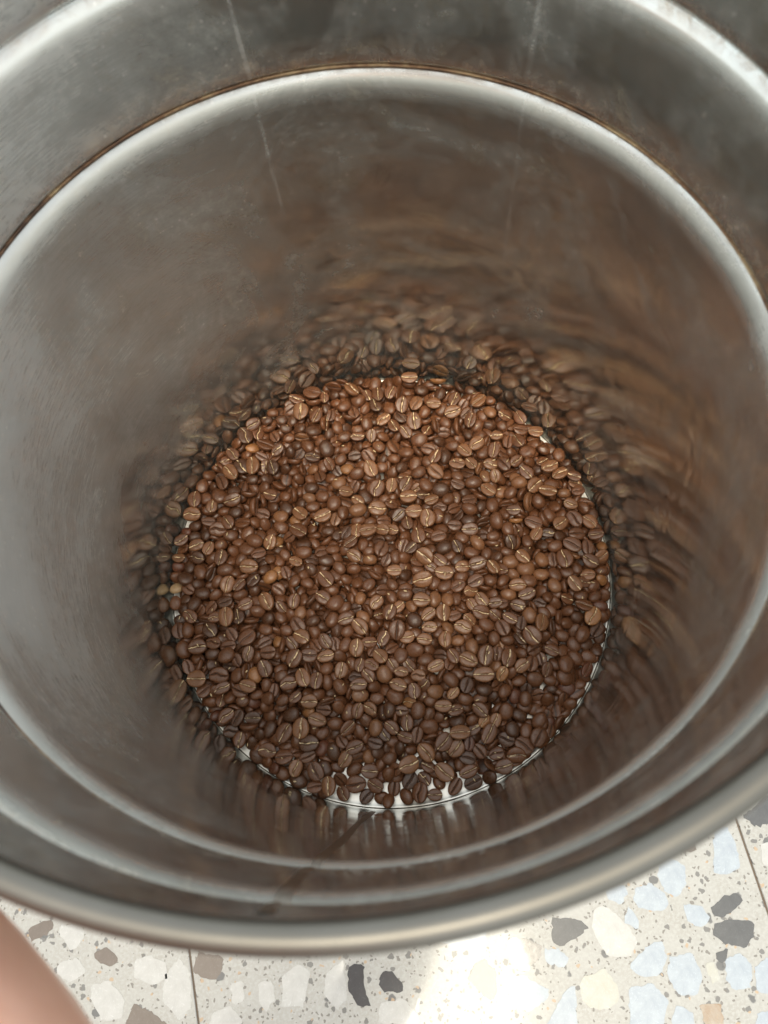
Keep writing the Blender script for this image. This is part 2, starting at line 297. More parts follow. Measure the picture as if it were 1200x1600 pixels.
def chip_mesh(P, mat, rag=.35):
    c = np.mean(P, 0); P = np.array(P, float)
    out = []
    n = len(P)
    for i in range(n):
        a, b = P[i], P[(i + 1) % n]
        L = np.linalg.norm(b - a); k = max(2, int(L / 1.6))
        for q in range(k):
            t = (q + .5) / k; p = a * (1 - t) + b * t
            out.append(p + rng.normal(size=2) * min(rag, L * .05))
    n = len(out); V = [(p[0] * MM, p[1] * MM, -.4 * MM) for p in out] + [(p[0] * MM, p[1] * MM, .12 * MM) for p in out]
    F = [tuple(range(n, 2 * n))] + [(i, (i + 1) % n, n + (i + 1) % n, n + i) for i in range(n)]
    return mesh('stone_chip', V, F, mat, False)
occ = []
def add_chip(P, code, as_obj=True):
    P = np.array(P, float)
    if np.cross(P[1] - P[0], P[2] - P[1]) < 0: P = P[::-1]
    c = P.mean(0); t = tiles.get(tile_of(*c))
    d = P - np.array(t.location[:2]) / MM
    ca, sn = math.cos(-ta), math.sin(-ta)
    loc = np.stack([d[:, 0] * ca - d[:, 1] * sn, d[:, 0] * sn + d[:, 1] * ca], 1)
    loc = np.clip(loc, -h + .3, h - .3)
    lc = loc.mean(0)
    o = link('stone_chip', chip_mesh(loc - lc, CH[code]), t); o.location = (lc[0] * MM, lc[1] * MM, 0)
    occ.append((c, np.linalg.norm(P - c, axis=1).max()))
for code, P in CHIPS: add_chip(P, code)
# the chips beyond the photograph's edge
cnt = 0
for _ in range(4000):
    if cnt >= 190: break
    x, y = rng.uniform(-520, 520), rng.uniform(-560, 420)
    rr = rng.uniform(5, 13)
    if math.hypot(x, y) < R0 - 20: continue
    if -290 < x < 330 and -255 < y < -60 and any(True for c, r in occ[:60] if math.hypot(c[0] - x, c[1] - y) < r + rr + 26): continue
    if any(math.hypot(c[0] - x, c[1] - y) < r + rr + 1.5 for c, r in occ): continue
    kk = rng.integers(5, 9); a0 = rng.uniform(0, 6.28); el = rng.uniform(.55, 1)
    P = [(rr * math.cos(t) * rng.uniform(.75, 1), rr * el * math.sin(t) * rng.uniform(.75, 1)) for t in np.linspace(0, 2 * math.pi, kk, endpoint=False)]
    P = [(x + p * math.cos(a0) - q * math.sin(a0), y + p * math.sin(a0) + q * math.cos(a0)) for p, q in P]
    add_chip(P, rng.choice(list('kggbbbbwwwynn'))); cnt += 1

# ------------------------------------------------------------------ coffee beans
def bean_mat():
    s = NT('roasted coffee bean')
    tc = s.n('ShaderNodeTexCoord').outputs['Object']
    ta_ = s.n('ShaderNodeAttribute', attribute_name='tone').outputs['Color']
    cr = s.n('ShaderNodeAttribute', attribute_name='crease')
    sp = s.n('ShaderNodeSeparateColor'); s.l(cr.outputs['Color'], sp.inputs[0])
    ge = s.n('ShaderNodeNewGeometry').outputs['Position']
    n1 = s.noise(ge, 520, 5, .65); n2 = s.noise(ge, 1900, 3, .6)
    c = s.mix(s.map(n1, .3, .7, 0, .7), ta_, s.mix(.5, ta_, (0.045, 0.020, 0.012)))
    c = s.mix(s.map(n2, .55, .75, 0, .25), c, (0.30, 0.18, 0.11))
    c = s.mix(sp.outputs[0], c, (0.030, 0.015, 0.009))
    n3 = s.noise(ge, 700, 3, .6)
    c = s.mix(s.math('MULTIPLY', sp.outputs[1], s.map(n3, .36, .5)), c, (0.85, 0.66, 0.42))
    s.l(c, s.p.inputs['Base Color'])
    s.l(s.map(n1, .3, .7, .22, .38), s.p.inputs['Roughness']); s.set('Specular IOR Level', .45)
    b = s.bump(n1, .38, .0005); b = s.bump(n2, .3, .00018, b); s.l(b, s.p.inputs['Normal'])
    return s.m
BEAN = bean_mat()
TONES = {'d': (0.082, 0.031, 0.014), 'm': (0.138, 0.050, 0.021), 'l': (0.215, 0.088, 0.038), 'o': (0.30, 0.125, 0.046), 'r': (0.125, 0.041, 0.021), 'p': (0.45, 0.28, 0.15)}
def bean_geo(seed, gold, coarse=False, hollow=False):
    """unit bean: half length 1, flat creased face up (+z)"""
    r = np.random.default_rng(seed)
    nu = 9 if coarse else 15
    vv = np.array([-1, -.62, -.25, 0, .25, .62, 1]) if coarse else np.array([-1, -.9, -.72, -.48, -.26, -.13, -.065, 0, .065, .13, .26, .48, .72, .9, 1])
    uu = np.sin(np.linspace(-1, 1, nu) * math.pi / 2 * .94) / math.sin(math.pi / 2 * .94)
    wid = r.uniform(.72, .85); dome = r.uniform(.50, .64); flat = r.uniform(.15, .24)
    bend = r.uniform(-.10, .10); sx = r.uniform(-.22, .22); ph = r.uniform(-.6, .6)
    egg = r.uniform(-.10, .10); curl = r.uniform(-.06, .05)
    A = r.normal(size=6) * .024; wob = r.normal(size=12) * .028; side = r.uniform(-1, 1); gap = r.uniform(-.6, .6)
    n, m = len(uu), len(vv); top = np.zeros((n, m, 3)); bot = np.zeros((n, m, 3)); ms = np.zeros((n, m, 2))
    for i, u in enumerate(uu):
        cen = (sx * math.sin(u * 2.2 + ph) + wob[int((u + 1) * 5.9)]) * (1 - abs(u) ** 3)
        for j, v0 in enumerate(vv):
            v = v0 + cen * (1 - v0 * v0)
            X = u * math.sqrt(max(0, 1 - v * v / 2)); Y = v * math.sqrt(max(0, 1 - u * u / 2))
            rho = min(1, X * X + Y * Y)
            e = math.sqrt(max(0, 1 - rho))
            wv = 1 + A[0] * math.sin(5 * X + 1) + A[1] * math.cos(6 * Y) + A[2] * math.sin(4 * X + 5 * Y)
            Yw = Y * wid * (1 + egg * X)
            gd = .26 * math.exp(-(v0 / .062) ** 2) * max(0, 1 - abs(u) ** 5 * .8) if not coarse else 0
            lobe = 1 - .14 * math.exp(-(v0 / .22) ** 2)
            zt = flat * (e ** .62) * lobe * wv - gd * (e ** .2 if e > 0 else 0) + .012 * math.sin(9 * X + seed) * e + A[3] * math.sin(11 * Y + 3 * X) * e
            if hollow: zt = flat * .5 - .45 * e * (1 - 0.2 * X)
            zb = -dome * (e ** .82) * wv
            top[i, j] = (X, Yw + bend * X * X, zt + curl * X * X); bot[i, j] = (X, Yw + bend * X * X, zb + curl * X * X)
            k = math.exp(-(v0 / .05) ** 2) * (1 if abs(u) < .93 else .3)
            wide = (1.0 if abs(v0) < .01 else (.95 if (0 < v0 * side and abs(v0) < .07 and math.sin(u * 4 + seed) > -.6) else 0)) * (.25 if abs(u - gap) < .16 else 1)
            ms[i, j] = (k * .9, wide * (1 if abs(u) < .88 else .3) if gold else 0)
            if hollow: ms[i, j] = (.75 * e, 0)
    V = []; idx = {}; C = []
    for i in range(n):
        for j in range(m): idx[('t', i, j)] = len(V); V.append(top[i, j]); C.append(ms[i, j])
    for i in range(n):
        for j in range(m):
            if i in (0, n - 1) or j in (0, m - 1): idx[('b', i, j)] = idx[('t', i, j)]; V[idx[('t', i, j)]] = (top[i, j] + bot[i, j]) / 2
            else: idx[('b', i, j)] = len(V); V.append(bot[i, j]); C.append((0, 0))
    F = []
    for i in range(n - 1):
        for j in range(m - 1):
            F.append((idx[('t', i, j)], idx[('t', i + 1, j)], idx[('t', i + 1, j + 1)], idx[('t', i, j + 1)]))
            F.append((idx[('b', i, j)], idx[('b', i, j + 1)], idx[('b', i + 1, j + 1)], idx[('b', i + 1, j)]))
    V = np.array(V); V[:, 2] += .17
    return V, np.array(F), np.array(C)
NV = 14
geo = {}
for g in (0, 1):
    for v in range(NV): geo[(v, g)] = bean_geo(v * 3 + 1, g)
for v in range(6): geo[(v, 'c')] = bean_geo(v + 60, 0, True)
geo['h'] = bean_geo(99, 0, False, True)
def set_attr(me, tone, crease):
    n = len(me.vertices)
    a = me.color_attributes.new('tone', 'FLOAT_COLOR', 'POINT'); a.data.foreach_set('color', np.concatenate([tone, np.ones((n, 1))], 1).astype(np.float32).ravel())
    b = me.color_attributes.new('crease', 'FLOAT_COLOR', 'POINT')
    cc = np.concatenate([crease, np.zeros((n, 1)), np.ones((n, 1))], 1); b.data.foreach_set('color', cc.astype(np.float32).ravel())
shared = {}
def bean_mesh(v, g, tone):
    k = (v, g, tone)
    if k not in shared:
        V, F, C = geo[(v, g)] if v != 'h' else geo['h']
        me = bpy.data.meshes.new('coffee_bean'); me.from_pydata(V.tolist(), [], F.tolist())
        me.polygons.foreach_set('use_smooth', [True] * len(me.polygons)); me.materials.append(BEAN)
        tj = np.array(TONES[tone]) * (0.9 + .2 * ((v if v != 'h' else 3) / NV))
        set_attr(me, np.tile(tj, (len(V), 1)), C); shared[k] = me
    return shared[k]
# one bean per row of eight whole numbers: x y z (tenths of mm), turn about z, y, x (degrees), length (tenths of mm), kind
DATA = """
532 -599 152 0 -4 -2 118 9
112 -1073 83 24 10 7 118 9
305 -1111 65 -39 -9 0 118 9
547 -494 151 78 -4 2 118 12
53 -346 140 82 -9 2 118 10
810 -384 144 -50 1 16 118 12
551 -912 108 62 2 5 118 12
204 -56 145 15 -9 23 118 9
991 -664 34 -31 -13 -167 111 5
-575 -905 91 60 -2 -9 115 12
-481 -880 97 83 -4 -7 116 9
209 -1007 85 -51 2 -1 115 9
173 -1218 44 84 8 -19 111 10
745 -969 53 -35 0 -9 113 10
394 -905 110 5 4 -22 116 9
1073 143 131 -28 -2 2 112 10
1024 55 141 -79 -9 10 116 12
-925 -265 154 -84 1 10 116 9
-802 -384 134 43 5 -10 111 10
-1082 -611 119 -2 -5 -2 115 9
-952 -590 129 0 4 9 114 10
-525 -502 146 63 -4 -6 110 12
-474 -609 141 -66 -5 -6 111 9
452 -517 149 -22 -1 -1 109 9
991 -610 70 -31 14 174 106 2
-216 -796 84 75 -2 -175 107 2
-436 -960 87 0 -5 -4 115 7
-399 -1107 70 -59 0 8 110 10
-320 -1184 82 -83 -8 14 107 9
-177 -1173 34 8 -2 2 113 10
306 -955 84 48 5 7 112 12
821 -928 68 57 6 2 113 10
1162 -273 99 62 0 3 113 14
-953 625 146 -45 -6 13 118 9
-475 1156 126 -10 -4 -13 118 10
-374 776 126 -70 14 178 118 0
-936 450 138 22 -7 19 113 12
-811 36 138 -1 -2 11 112 9
-384 337 138 22 -5 -3 112 9
-527 249 138 -31 -10 -20 116 12
-358 -46 140 -48 -6 -1 113 12
220 84 147 -40 5 25 111 9
522 35 146 18 -6 10 110 12
329 -19 138 -6 -3 -2 109 9
951 467 146 -17 -8 -15 110 9
828 408 128 82 -4 70 118 20
1100 301 121 -50 -4 13 109 10
857 276 135 -17 1 2 109 10
1169 42 127 -28 7 5 105 12
800 5 118 4 0 179 108 1
-696 -174 138 -58 -1 11 113 9
-1087 -431 131 9 4 4 108 12
-917 -482 139 39 5 174 104 2
-1177 -444 108 -70 4 164 111 2
-297 -189 143 30 9 -179 108 2
-154 -323 138 -48 1 6 109 9
-174 -445 138 86 0 -3 106 9
-20 -591 124 -70 8 -179 104 1
474 -444 125 -77 -6 -175 104 1
153 -460 126 0 -12 -161 106 2
40 -710 121 -35 -1 -179 104 2
866 -314 149 77 13 22 108 9
1102 -374 92 59 1 -173 109 2
671 -510 145 77 6 17 105 12
1053 -500 71 -53 -1 -178 101 2
997 -537 87 78 8 -177 106 2
-906 -813 99 45 4 6 101 12
-845 -823 87 64 -7 -9 101 6
-540 -810 100 21 -18 177 104 0
-392 -836 102 -14 8 -11 106 9
-304 -1005 68 -78 8 -169 104 0
-354 -1094 36 -63 0 180 104 0
-497 -1156 37 -19 1 170 109 0
168 -788 111 84 -2 179 101 2
228 -872 74 -15 4 -171 107 2
511 -784 115 -40 -4 9 100 12
374 -989 75 53 -4 -2 106 9
435 -1108 59 24 2 0 107 12
517 -1075 29 72 0 14 103 18
118 -1155 31 60 -1 3 103 6
364 -1186 31 57 -3 -7 103 10
461 -1162 24 24 -1 10 106 6
697 -1019 71 0 -1 20 106 12
-756 807 126 -24 1 -31 118 10
-821 669 140 -82 -3 17 118 9
-538 1026 136 90 0 -5 118 9
-1185 373 112 4 -5 14 113 9
-59 381 136 -1 6 7 110 9
-174 370 142 12 3 -163 110 1
-113 242 147 15 5 -13 109 9
196 -176 143 -1 4 2 105 9
427 -331 138 -16 -1 8 103 9
1115 -211 113 -16 0 -30 101 12
821 -620 83 -10 11 -168 100 2
-182 -980 82 24 -1 -4 104 12
-882 870 134 -60 1 -13 118 7
166 941 135 -83 2 -2 118 12
425 904 128 -90 -2 -76 118 21
197 819 130 12 -5 -167 109 2
293 611 124 -43 8 5 111 8
973 621 141 20 0 -9 108 9
-1020 274 114 4 4 17 108 10
-806 406 133 88 -9 78 113 21
-791 191 147 -19 -2 -176 110 2
-838 152 117 -9 -9 163 108 2
-957 20 123 9 1 -170 105 2
-938 -69 134 73 -3 14 104 9
319 492 124 -1 -5 -160 107 0
516 541 124 4 1 -177 107 2
240 314 140 -86 4 3 111 9
639 292 133 -83 13 -155 109 2
527 164 127 -48 4 178 105 1
328 137 133 20 -8 171 105 0
980 520 114 -1 0 179 105 2
716 46 122 -1 0 -180 102 1
814 -66 121 -16 3 165 100 2
746 -93 136 -1 -6 12 101 9
1067 -91 143 -54 5 -6 99 9
-1132 -181 117 63 9 172 102 0
-1155 -331 113 -83 -2 159 104 2
-691 -556 134 -67 5 0 101 12
-933 -663 122 30 6 7 98 12
-515 -312 123 -49 1 2 105 10
-446 -485 122 0 7 -2 102 10
-348 -491 135 18 -1 1 100 9
-556 -637 132 19 5 10 99 12
-400 -627 135 83 11 -1 98 12
-264 -658 124 -54 9 173 99 2
-161 -649 138 10 4 2 99 12
530 -250 138 -11 10 7 100 12
270 -549 134 24 -2 6 100 9
353 -624 135 -40 3 177 97 2
60 -652 142 -15 -1 -9 99 9
267 -688 117 0 19 -178 99 1
535 -675 116 0 7 167 98 0
796 -148 134 19 -6 -1 103 12
804 -268 126 -63 -1 -170 99 1
652 -337 132 -62 -5 6 99 10
927 -331 101 -84 9 -61 100 19
1182 -348 81 57 6 -9 104 11
1051 -426 64 -64 3 -175 97 2
804 -534 93 72 10 -7 100 10
-777 -872 81 2 1 -71 105 21
-662 -884 76 66 0 171 99 0
-670 -996 67 -5 -4 8 105 12
-223 -880 96 44 4 27 100 12
-163 -900 67 -59 10 -165 100 2
-24 -793 76 88 -1 177 96 0
-576 -1033 66 5 1 -23 103 10
-367 -983 56 72 12 173 98 5
-235 -1045 59 59 -6 -4 98 9
-512 -1092 60 76 5 13 97 9
-188 -1097 31 29 -2 -175 101 2
6 -782 109 80 0 169 96 0
306 -765 116 0 1 1 98 9
96 -1237 27 -59 -10 -167 96 2
652 -795 94 77 -11 -177 96 2
832 -840 62 47 -7 171 99 2
647 -940 65 -20 -4 8 99 6
631 -1083 58 19 -7 -2 101 12
-102 635 136 -63 9 -7 112 9
405 1001 132 20 0 7 108 9
-65 508 132 73 -3 5 110 12
-495 116 136 -1 -4 -172 103 2
128 451 135 -1 0 -9 104 9
1103 209 116 -1 8 -1 100 10
-751 -592 120 -72 -2 170 98 3
-783 -653 134 -15 -3 -1 100 9
-287 -335 113 81 1 -167 99 0
-487 -380 141 -30 -7 -3 101 9
-154 -702 106 0 8 -178 97 1
275 -168 115 84 3 -162 101 1
153 -289 120 -31 2 -175 99 0
316 -250 132 89 0 18 100 9
559 -319 127 -31 7 172 96 2
213 -510 121 8 4 167 97 2
-828 -940 71 85 6 7 96 12
-68 -880 93 85 -1 175 96 1
-70 -1180 43 -28 -10 8 97 12
30 -1190 17 84 -1 -3 93 10
724 -811 74 -20 5 172 93 0
-897 671 121 -48 -3 -7 112 7
-183 609 115 20 -9 -152 102 2
140 1242 131 -2 -1 -4 106 9
72 1146 104 73 5 65 115 21
320 1220 119 -4 0 -65 106 23
567 1063 142 43 3 -21 110 9
254 764 110 -23 0 9 104 10
111 746 124 -14 -16 163 104 2
851 730 123 -1 -1 179 101 2
704 654 118 -49 -4 3 103 10
1031 578 133 30 1 -15 104 9
-1025 485 119 -40 -2 164 110 2
-871 304 123 -1 -13 -26 102 10
-982 90 139 84 5 -3 102 12
-1196 -26 106 -4 12 161 102 0
-686 -28 128 41 -4 -178 97 3
-321 424 119 72 -2 -176 105 2
-132 468 101 -61 0 171 107 0
-522 357 132 -43 -14 -11 106 9
-35 132 129 71 9 6 102 10
-359 69 125 -1 8 172 99 0
602 486 130 -35 -2 -11 101 9
158 359 130 7 1 -1 100 9
487 367 133 -22 2 -161 100 2
566 301 108 22 -6 61 100 19
183 208 139 -76 -9 10 103 12
300 204 130 9 -3 -2 99 10
486 244 132 -1 0 16 99 12
489 107 114 -20 -1 173 97 2
616 155 122 -6 -7 -79 97 21
507 -69 137 25 -4 -2 98 10
333 -90 118 35 4 170 98 2
875 510 130 42 3 17 105 9
785 526 141 -1 -11 -166 100 1
918 299 117 -64 12 -65 100 21
960 330 115 -59 3 163 100 2
1187 284 111 -44 1 -5 97 9
782 68 146 -45 1 -11 96 9
894 57 121 -54 -6 173 96 1
885 -31 119 -6 -6 171 95 1
964 -32 121 -54 -2 166 95 2
955 -98 126 -59 -2 -176 95 1
-860 -260 129 -77 -14 1 99 7
-1216 -336 100 -75 -5 -13 100 10
-1019 -337 131 -52 -9 -10 101 7
-913 -428 113 9 -5 2 96 10
-792 -474 133 83 -8 9 94 12
-677 -467 133 5 -6 5 96 10
-805 -571 120 88 5 62 93 21
-1041 -676 93 40 12 -6 92 10
-832 -679 106 -24 3 -2 97 10
-316 -284 137 66 0 177 96 2
-238 -279 140 20 -3 7 96 12
-238 -423 118 60 6 179 94 2
-353 -407 136 -54 8 11 97 12
-23 -393 130 70 4 -8 95 12
-599 -432 132 82 11 -69 95 21
-39 -493 136 -45 -12 -12 95 9
-259 -569 130 81 -3 9 93 9
-339 -633 114 -79 8 177 93 2
-436 -736 117 0 1 7 95 9
98 -145 138 -1 -9 -173 97 2
538 -177 133 -52 -2 2 95 9
14 -244 142 70 0 -12 97 12
233 -255 130 39 -6 0 97 9
325 -401 131 84 1 -3 95 9
74 -488 124 88 7 176 94 2
370 -495 140 -61 -7 -4 93 12
148 -683 126 -75 -1 -1 91 12
437 -655 131 68 7 5 92 6
428 -729 106 -25 7 -173 91 2
693 -146 120 -11 -1 -168 95 1
1214 -209 80 -11 -2 -177 93 5
692 -287 142 -31 -6 1 93 12
1130 -495 55 -16 -2 -176 92 2
1110 -569 63 57 10 25 96 16
-733 -1026 42 -42 7 180 98 0
-293 -856 78 -5 6 -177 98 2
-167 -787 110 70 -3 -1 91 12
-588 -1117 41 -37 -2 173 97 2
-103 -1107 52 -5 8 -5 96 12
107 -852 89 -85 -3 7 93 12
380 -846 72 19 -5 167 96 0
159 -917 68 77 -5 5 93 10
502 -999 53 -50 2 3 91 10
433 -1036 57 -14 -3 -9 94 6
359 -1075 26 -29 6 164 93 0
757 -762 60 -10 -1 165 92 2
680 -887 86 -83 -3 178 92 0
-221 1161 150 -38 7 -29 109 9
-457 906 117 4 10 170 102 0
542 783 137 43 2 9 104 9
424 663 117 -7 -4 -1 99 8
-1171 457 136 90 3 -1 105 12
-1142 174 120 18 -4 2 97 9
-500 172 106 -1 1 163 98 0
1013 272 130 39 8 3 99 9
1220 207 106 7 -14 -8 95 12
-753 -230 122 -6 12 -161 96 2
-855 -589 117 72 2 161 89 2
-543 -173 129 77 -1 11 95 12
-372 -153 131 -35 2 -3 97 12
746 -547 118 38 -4 9 92 9
762 -727 91 77 -1 -176 89 2
-754 -822 95 0 3 17 92 7
-445 -1030 53 24 1 3 93 10
-246 -1221 34 -58 -10 12 89 12
-123 -1237 22 48 5 0 89 11
95 -928 72 -19 -13 -5 93 12
-836 946 141 37 1 22 99 12
-735 923 118 26 4 -62 99 21
-573 1113 127 -18 8 -11 103 12
-334 1197 134 -13 -5 72 102 21
-180 1101 122 34 -2 176 101 2
-439 991 142 68 1 -10 105 12
-23 959 127 44 1 -8 101 9
-460 722 127 -1 12 -5 98 7
-115 720 124 -44 15 17 102 10
90 1057 129 85 -7 10 108 12
299 912 129 -82 4 -61 106 21
167 863 103 4 0 -176 97 0
474 741 129 -39 -5 0 98 9
587 735 112 45 3 178 101 2
646 734 139 78 -3 -1 104 12
190 610 123 28 -7 -176 97 2
796 798 129 -60 -15 16 100 12
835 594 128 -49 1 5 96 12
780 564 110 -12 6 166 94 1
-844 493 115 -3 13 -67 98 21
-1239 208 112 36 3 4 93 12
-940 233 118 4 9 -180 95 2
-839 242 115 52 -10 -176 94 2
-693 182 137 68 -14 -2 95 9
-867 81 109 47 -3 -162 92 2
-1105 11 121 -62 -2 175 99 2
-1042 -4 122 68 -4 62 93 19
-869 -73 128 47 4 -13 91 12
-785 -46 123 46 -1 -15 91 6
-295 552 118 20 -1 -178 96 1
-644 346 122 -6 -8 174 97 1
-174 318 102 12 1 -171 94 2
-638 280 115 -31 7 179 99 2
-217 174 135 36 -6 -17 94 12
-193 96 127 -36 4 14 95 9
110 525 140 63 2 16 100 12
231 528 126 -53 -3 175 99 2
490 426 115 15 9 -10 95 10
626 397 115 83 4 -176 99 2
298 333 121 -84 1 -160 98 2
480 304 112 4 -6 175 93 0
314 256 101 -22 -14 168 94 2
438 199 115 -17 -4 176 93 2
304 57 128 -37 -1 3 93 12
610 14 132 -58 -4 -21 92 9
428 -36 108 15 1 -175 92 2
408 -92 120 25 -7 -8 92 10
896 413 115 -65 12 -168 96 2
1082 391 127 -17 6 7 86 9
790 372 100 -59 1 -66 95 21
709 243 119 -78 4 178 96 2
1166 131 103 -85 -3 0 94 10
977 134 120 15 -1 -170 93 2
1238 75 104 34 -6 26 95 9
1033 -19 110 -17 -7 175 89 2
-1084 -117 115 -1 7 170 94 0
-1143 -255 129 -38 -3 0 98 12
-1026 -204 115 52 -17 -5 90 10
-945 -174 115 20 -6 -3 91 6
-824 -189 129 30 3 7 90 12
-860 -131 116 20 10 -163 91 2
-786 -282 116 4 6 -64 92 21
-807 -331 115 25 -6 63 90 21
-704 -409 116 35 8 8 89 10
-998 -409 121 -5 -8 -6 93 10
-999 -473 116 14 6 -173 90 0
-1143 -542 96 -61 6 -18 93 10
-251 -215 123 35 -9 177 91 2
-430 -290 131 20 -7 180 90 0
-142 -267 119 -45 0 -176 92 1
-65 -186 137 50 -1 6 91 9
-110 -228 105 -60 5 70 92 21
-420 -350 106 -59 9 -177 92 2
-542 -415 127 -53 3 2 92 12
-408 -427 114 -44 -9 6 92 10
-89 -539 130 -20 -4 -12 89 12
-344 -556 115 40 9 177 88 2
-107 -596 126 -49 2 9 88 12
-337 -734 117 19 9 67 88 21
239 -330 129 4 -4 7 90 9
345 -330 116 -56 -5 143 89 1
110 -387 130 14 1 3 90 9
209 -398 131 -5 5 3 89 9
603 -396 115 83 -3 -177 89 2
612 -482 122 82 0 -5 88 10
513 -727 98 14 2 -176 88 2
742 -211 130 -11 -6 11 89 12
889 -254 116 -42 6 -171 87 2
1063 -348 61 57 -19 -178 92 2
921 -461 94 -26 -1 -10 86 12
729 -626 95 19 4 163 89 2
649 -684 95 58 9 -175 88 2
711 -713 73 67 -3 -163 87 5
-883 -893 54 5 3 4 93 6
-358 -781 91 -8 -7 6 89 10
-126 -836 78 -49 10 -167 87 2
-97 -774 103 -34 -7 15 88 9
-513 -948 67 -72 11 -170 89 2
-571 -972 42 11 -3 163 91 2
-73 -961 63 -14 -5 -6 91 6
-32 -1047 19 29 2 -174 90 2
-37 -1131 25 0 -5 161 91 5
-404 -1189 43 10 -2 -14 90 10
373 -787 105 19 8 -13 88 12
22 -875 90 -39 3 8 90 12
237 -926 65 14 -6 73 91 21
593 -1014 49 19 -5 -10 90 10
7 -1043 56 19 0 -168 90 2
199 -1145 26 -49 -11 6 86 12
573 -965 50 43 -1 77 90 21
813 -780 46 19 -1 179 88 2
952 -793 19 28 -1 -171 89 2
891 -861 27 47 -7 -158 92 5
758 -893 58 77 6 173 88 2
-58 1132 130 -85 -11 -1 106 12
-461 1093 115 7 -3 -67 97 21
817 875 114 -1 11 -2 93 10
906 857 125 -1 4 -5 93 9
-105 71 117 2 -3 -163 90 1
40 2 125 -1 -1 -1 89 9
-505 -241 114 72 -3 -176 88 1
61 -214 119 40 3 -1 88 9
172 -598 122 0 -7 3 85 8
391 -588 109 -30 -6 176 84 2
986 -378 78 -21 1 -177 84 2
887 -566 88 76 -13 18 86 12
-810 893 109 88 5 20 100 12
-837 799 111 4 17 169 93 3
-954 750 134 -43 -3 3 100 12
-698 737 102 53 5 -5 93 10
-699 656 135 -74 -2 11 99 7
-76 1214 112 67 -6 -178 101 2
-269 1062 124 31 7 177 94 2
-455 1034 112 32 5 178 94 2
-73 1061 119 -67 -9 -6 101 7
-392 946 124 90 -1 61 101 22
-182 905 103 9 0 -176 92 2
-266 858 118 20 2 -179 92 2
-529 861 115 -4 -3 64 93 20
-493 798 119 -47 -5 -165 98 2
-675 768 140 48 -12 1 93 12
-55 791 115 -48 -12 172 96 2
22 1138 142 70 4 -4 101 12
214 1166 112 -13 9 168 94 0
182 1067 120 61 -2 -8 99 8
232 1015 111 61 -1 175 99 2
291 1058 136 -7 -3 -1 92 9
416 1087 127 66 5 0 100 12
340 1031 109 56 -1 174 98 2
512 939 136 74 -5 -17 100 12
633 1001 124 -45 -9 178 94 1
12 1047 113 -63 -15 -175 100 2
81 981 111 -48 -4 -12 97 6
557 913 111 60 -5 -175 98 2
115 873 134 -53 1 0 97 12
348 883 95 -7 9 22 91 10
399 783 112 -1 -10 -172 90 2
293 708 128 61 -5 -16 95 12
355 710 113 75 -5 -170 97 0
169 672 105 75 -3 173 96 2
623 653 123 -12 8 4 89 9
817 953 123 -60 -1 18 95 12
1038 704 125 -85 3 171 95 2
1115 564 128 -23 -6 -5 87 12
-1136 551 115 75 1 -169 94 2
-1110 472 105 4 6 -179 91 2
-1007 566 124 -63 -7 10 99 10
-940 516 111 7 1 167 91 0
-926 379 111 9 -9 -177 90 0
-754 367 103 -21 2 8 93 10
-756 450 112 -73 -7 77 96 21
-709 482 124 -21 -11 -1 93 12
-1167 235 85 14 9 -168 89 0
-956 312 131 -54 -6 6 96 12
-1067 151 126 69 7 7 89 9
-1130 98 118 -11 -6 17 92 7
-1049 96 111 42 -12 -180 86 2
-1006 -46 111 58 -8 175 86 2
-462 523 119 -1 -3 -175 91 0
-396 470 113 -12 -9 -178 91 2
-566 482 115 -83 7 74 96 21
-451 408 111 4 3 171 90 2
-611 400 107 -50 -3 180 95 0
-264 364 114 81 3 -157 93 2
-184 247 120 86 9 -6 92 9
-245 238 116 61 -3 -11 90 6
-28 252 131 -11 -14 13 89 9
-324 140 117 4 3 157 88 2
-198 16 111 4 0 -154 87 2
-283 24 126 -50 3 -175 90 2
-545 -49 111 57 1 170 86 2
-309 -17 104 -45 -9 170 89 2
-107 -77 122 40 1 177 86 2
-327 -110 112 -6 4 -160 87 2
25 527 123 80 3 8 95 9
265 431 123 20 -2 -14 89 9
554 454 111 -22 12 -67 88 21
421 530 116 -22 7 -4 89 10
66 337 133 41 -10 13 90 7
118 290 123 -76 -13 -2 92 12
312 392 100 9 -3 2 88 10
397 271 116 -1 5 8 87 10
27 253 117 -13 -12 10 88 9
92 152 114 75 -11 7 90 10
142 133 137 45 -3 -12 88 7
361 95 112 35 -4 164 88 2
48 86 112 90 0 -169 90 2
408 64 107 35 5 -180 88 0
433 19 129 4 6 5 86 9
178 5 101 -16 15 -174 86 2
591 -61 116 -16 -4 176 84 2
539 -14 105 9 -5 70 86 21
105 -105 114 9 5 -171 86 2
274 -73 114 59 0 -175 87 2
801 467 112 59 -4 76 94 21
732 468 126 40 -17 171 92 2
1162 376 92 -59 -4 -150 87 2
704 407 112 9 -8 73 88 21
747 354 137 -1 -9 2 87 12
871 206 139 58 0 -16 91 9
819 174 119 -84 -17 179 89 2
761 164 98 77 -9 -80 90 21
700 112 107 -11 8 176 85 2
960 56 112 -84 3 -4 88 10
729 -25 103 -53 11 -172 85 1
668 -62 113 49 11 -179 88 2
1234 -3 91 -1 -7 163 84 2
-1253 -168 85 93 -4 -177 88 2
-1006 -130 114 41 -4 -151 85 2
-1215 -267 79 -1 0 -175 88 0
-1057 -268 109 -10 0 69 88 21
-895 -359 115 -57 4 9 88 10
-704 -334 112 -20 -6 -180 88 2
-857 -505 117 -57 0 13 86 10
-683 -648 115 82 -10 -172 81 2
-736 -699 105 19 9 175 82 2
-1008 -736 67 0 -5 -164 85 2
-641 -675 99 82 2 12 81 10
-224 -349 123 35 6 -167 84 2
-171 -379 100 -20 -1 70 85 21
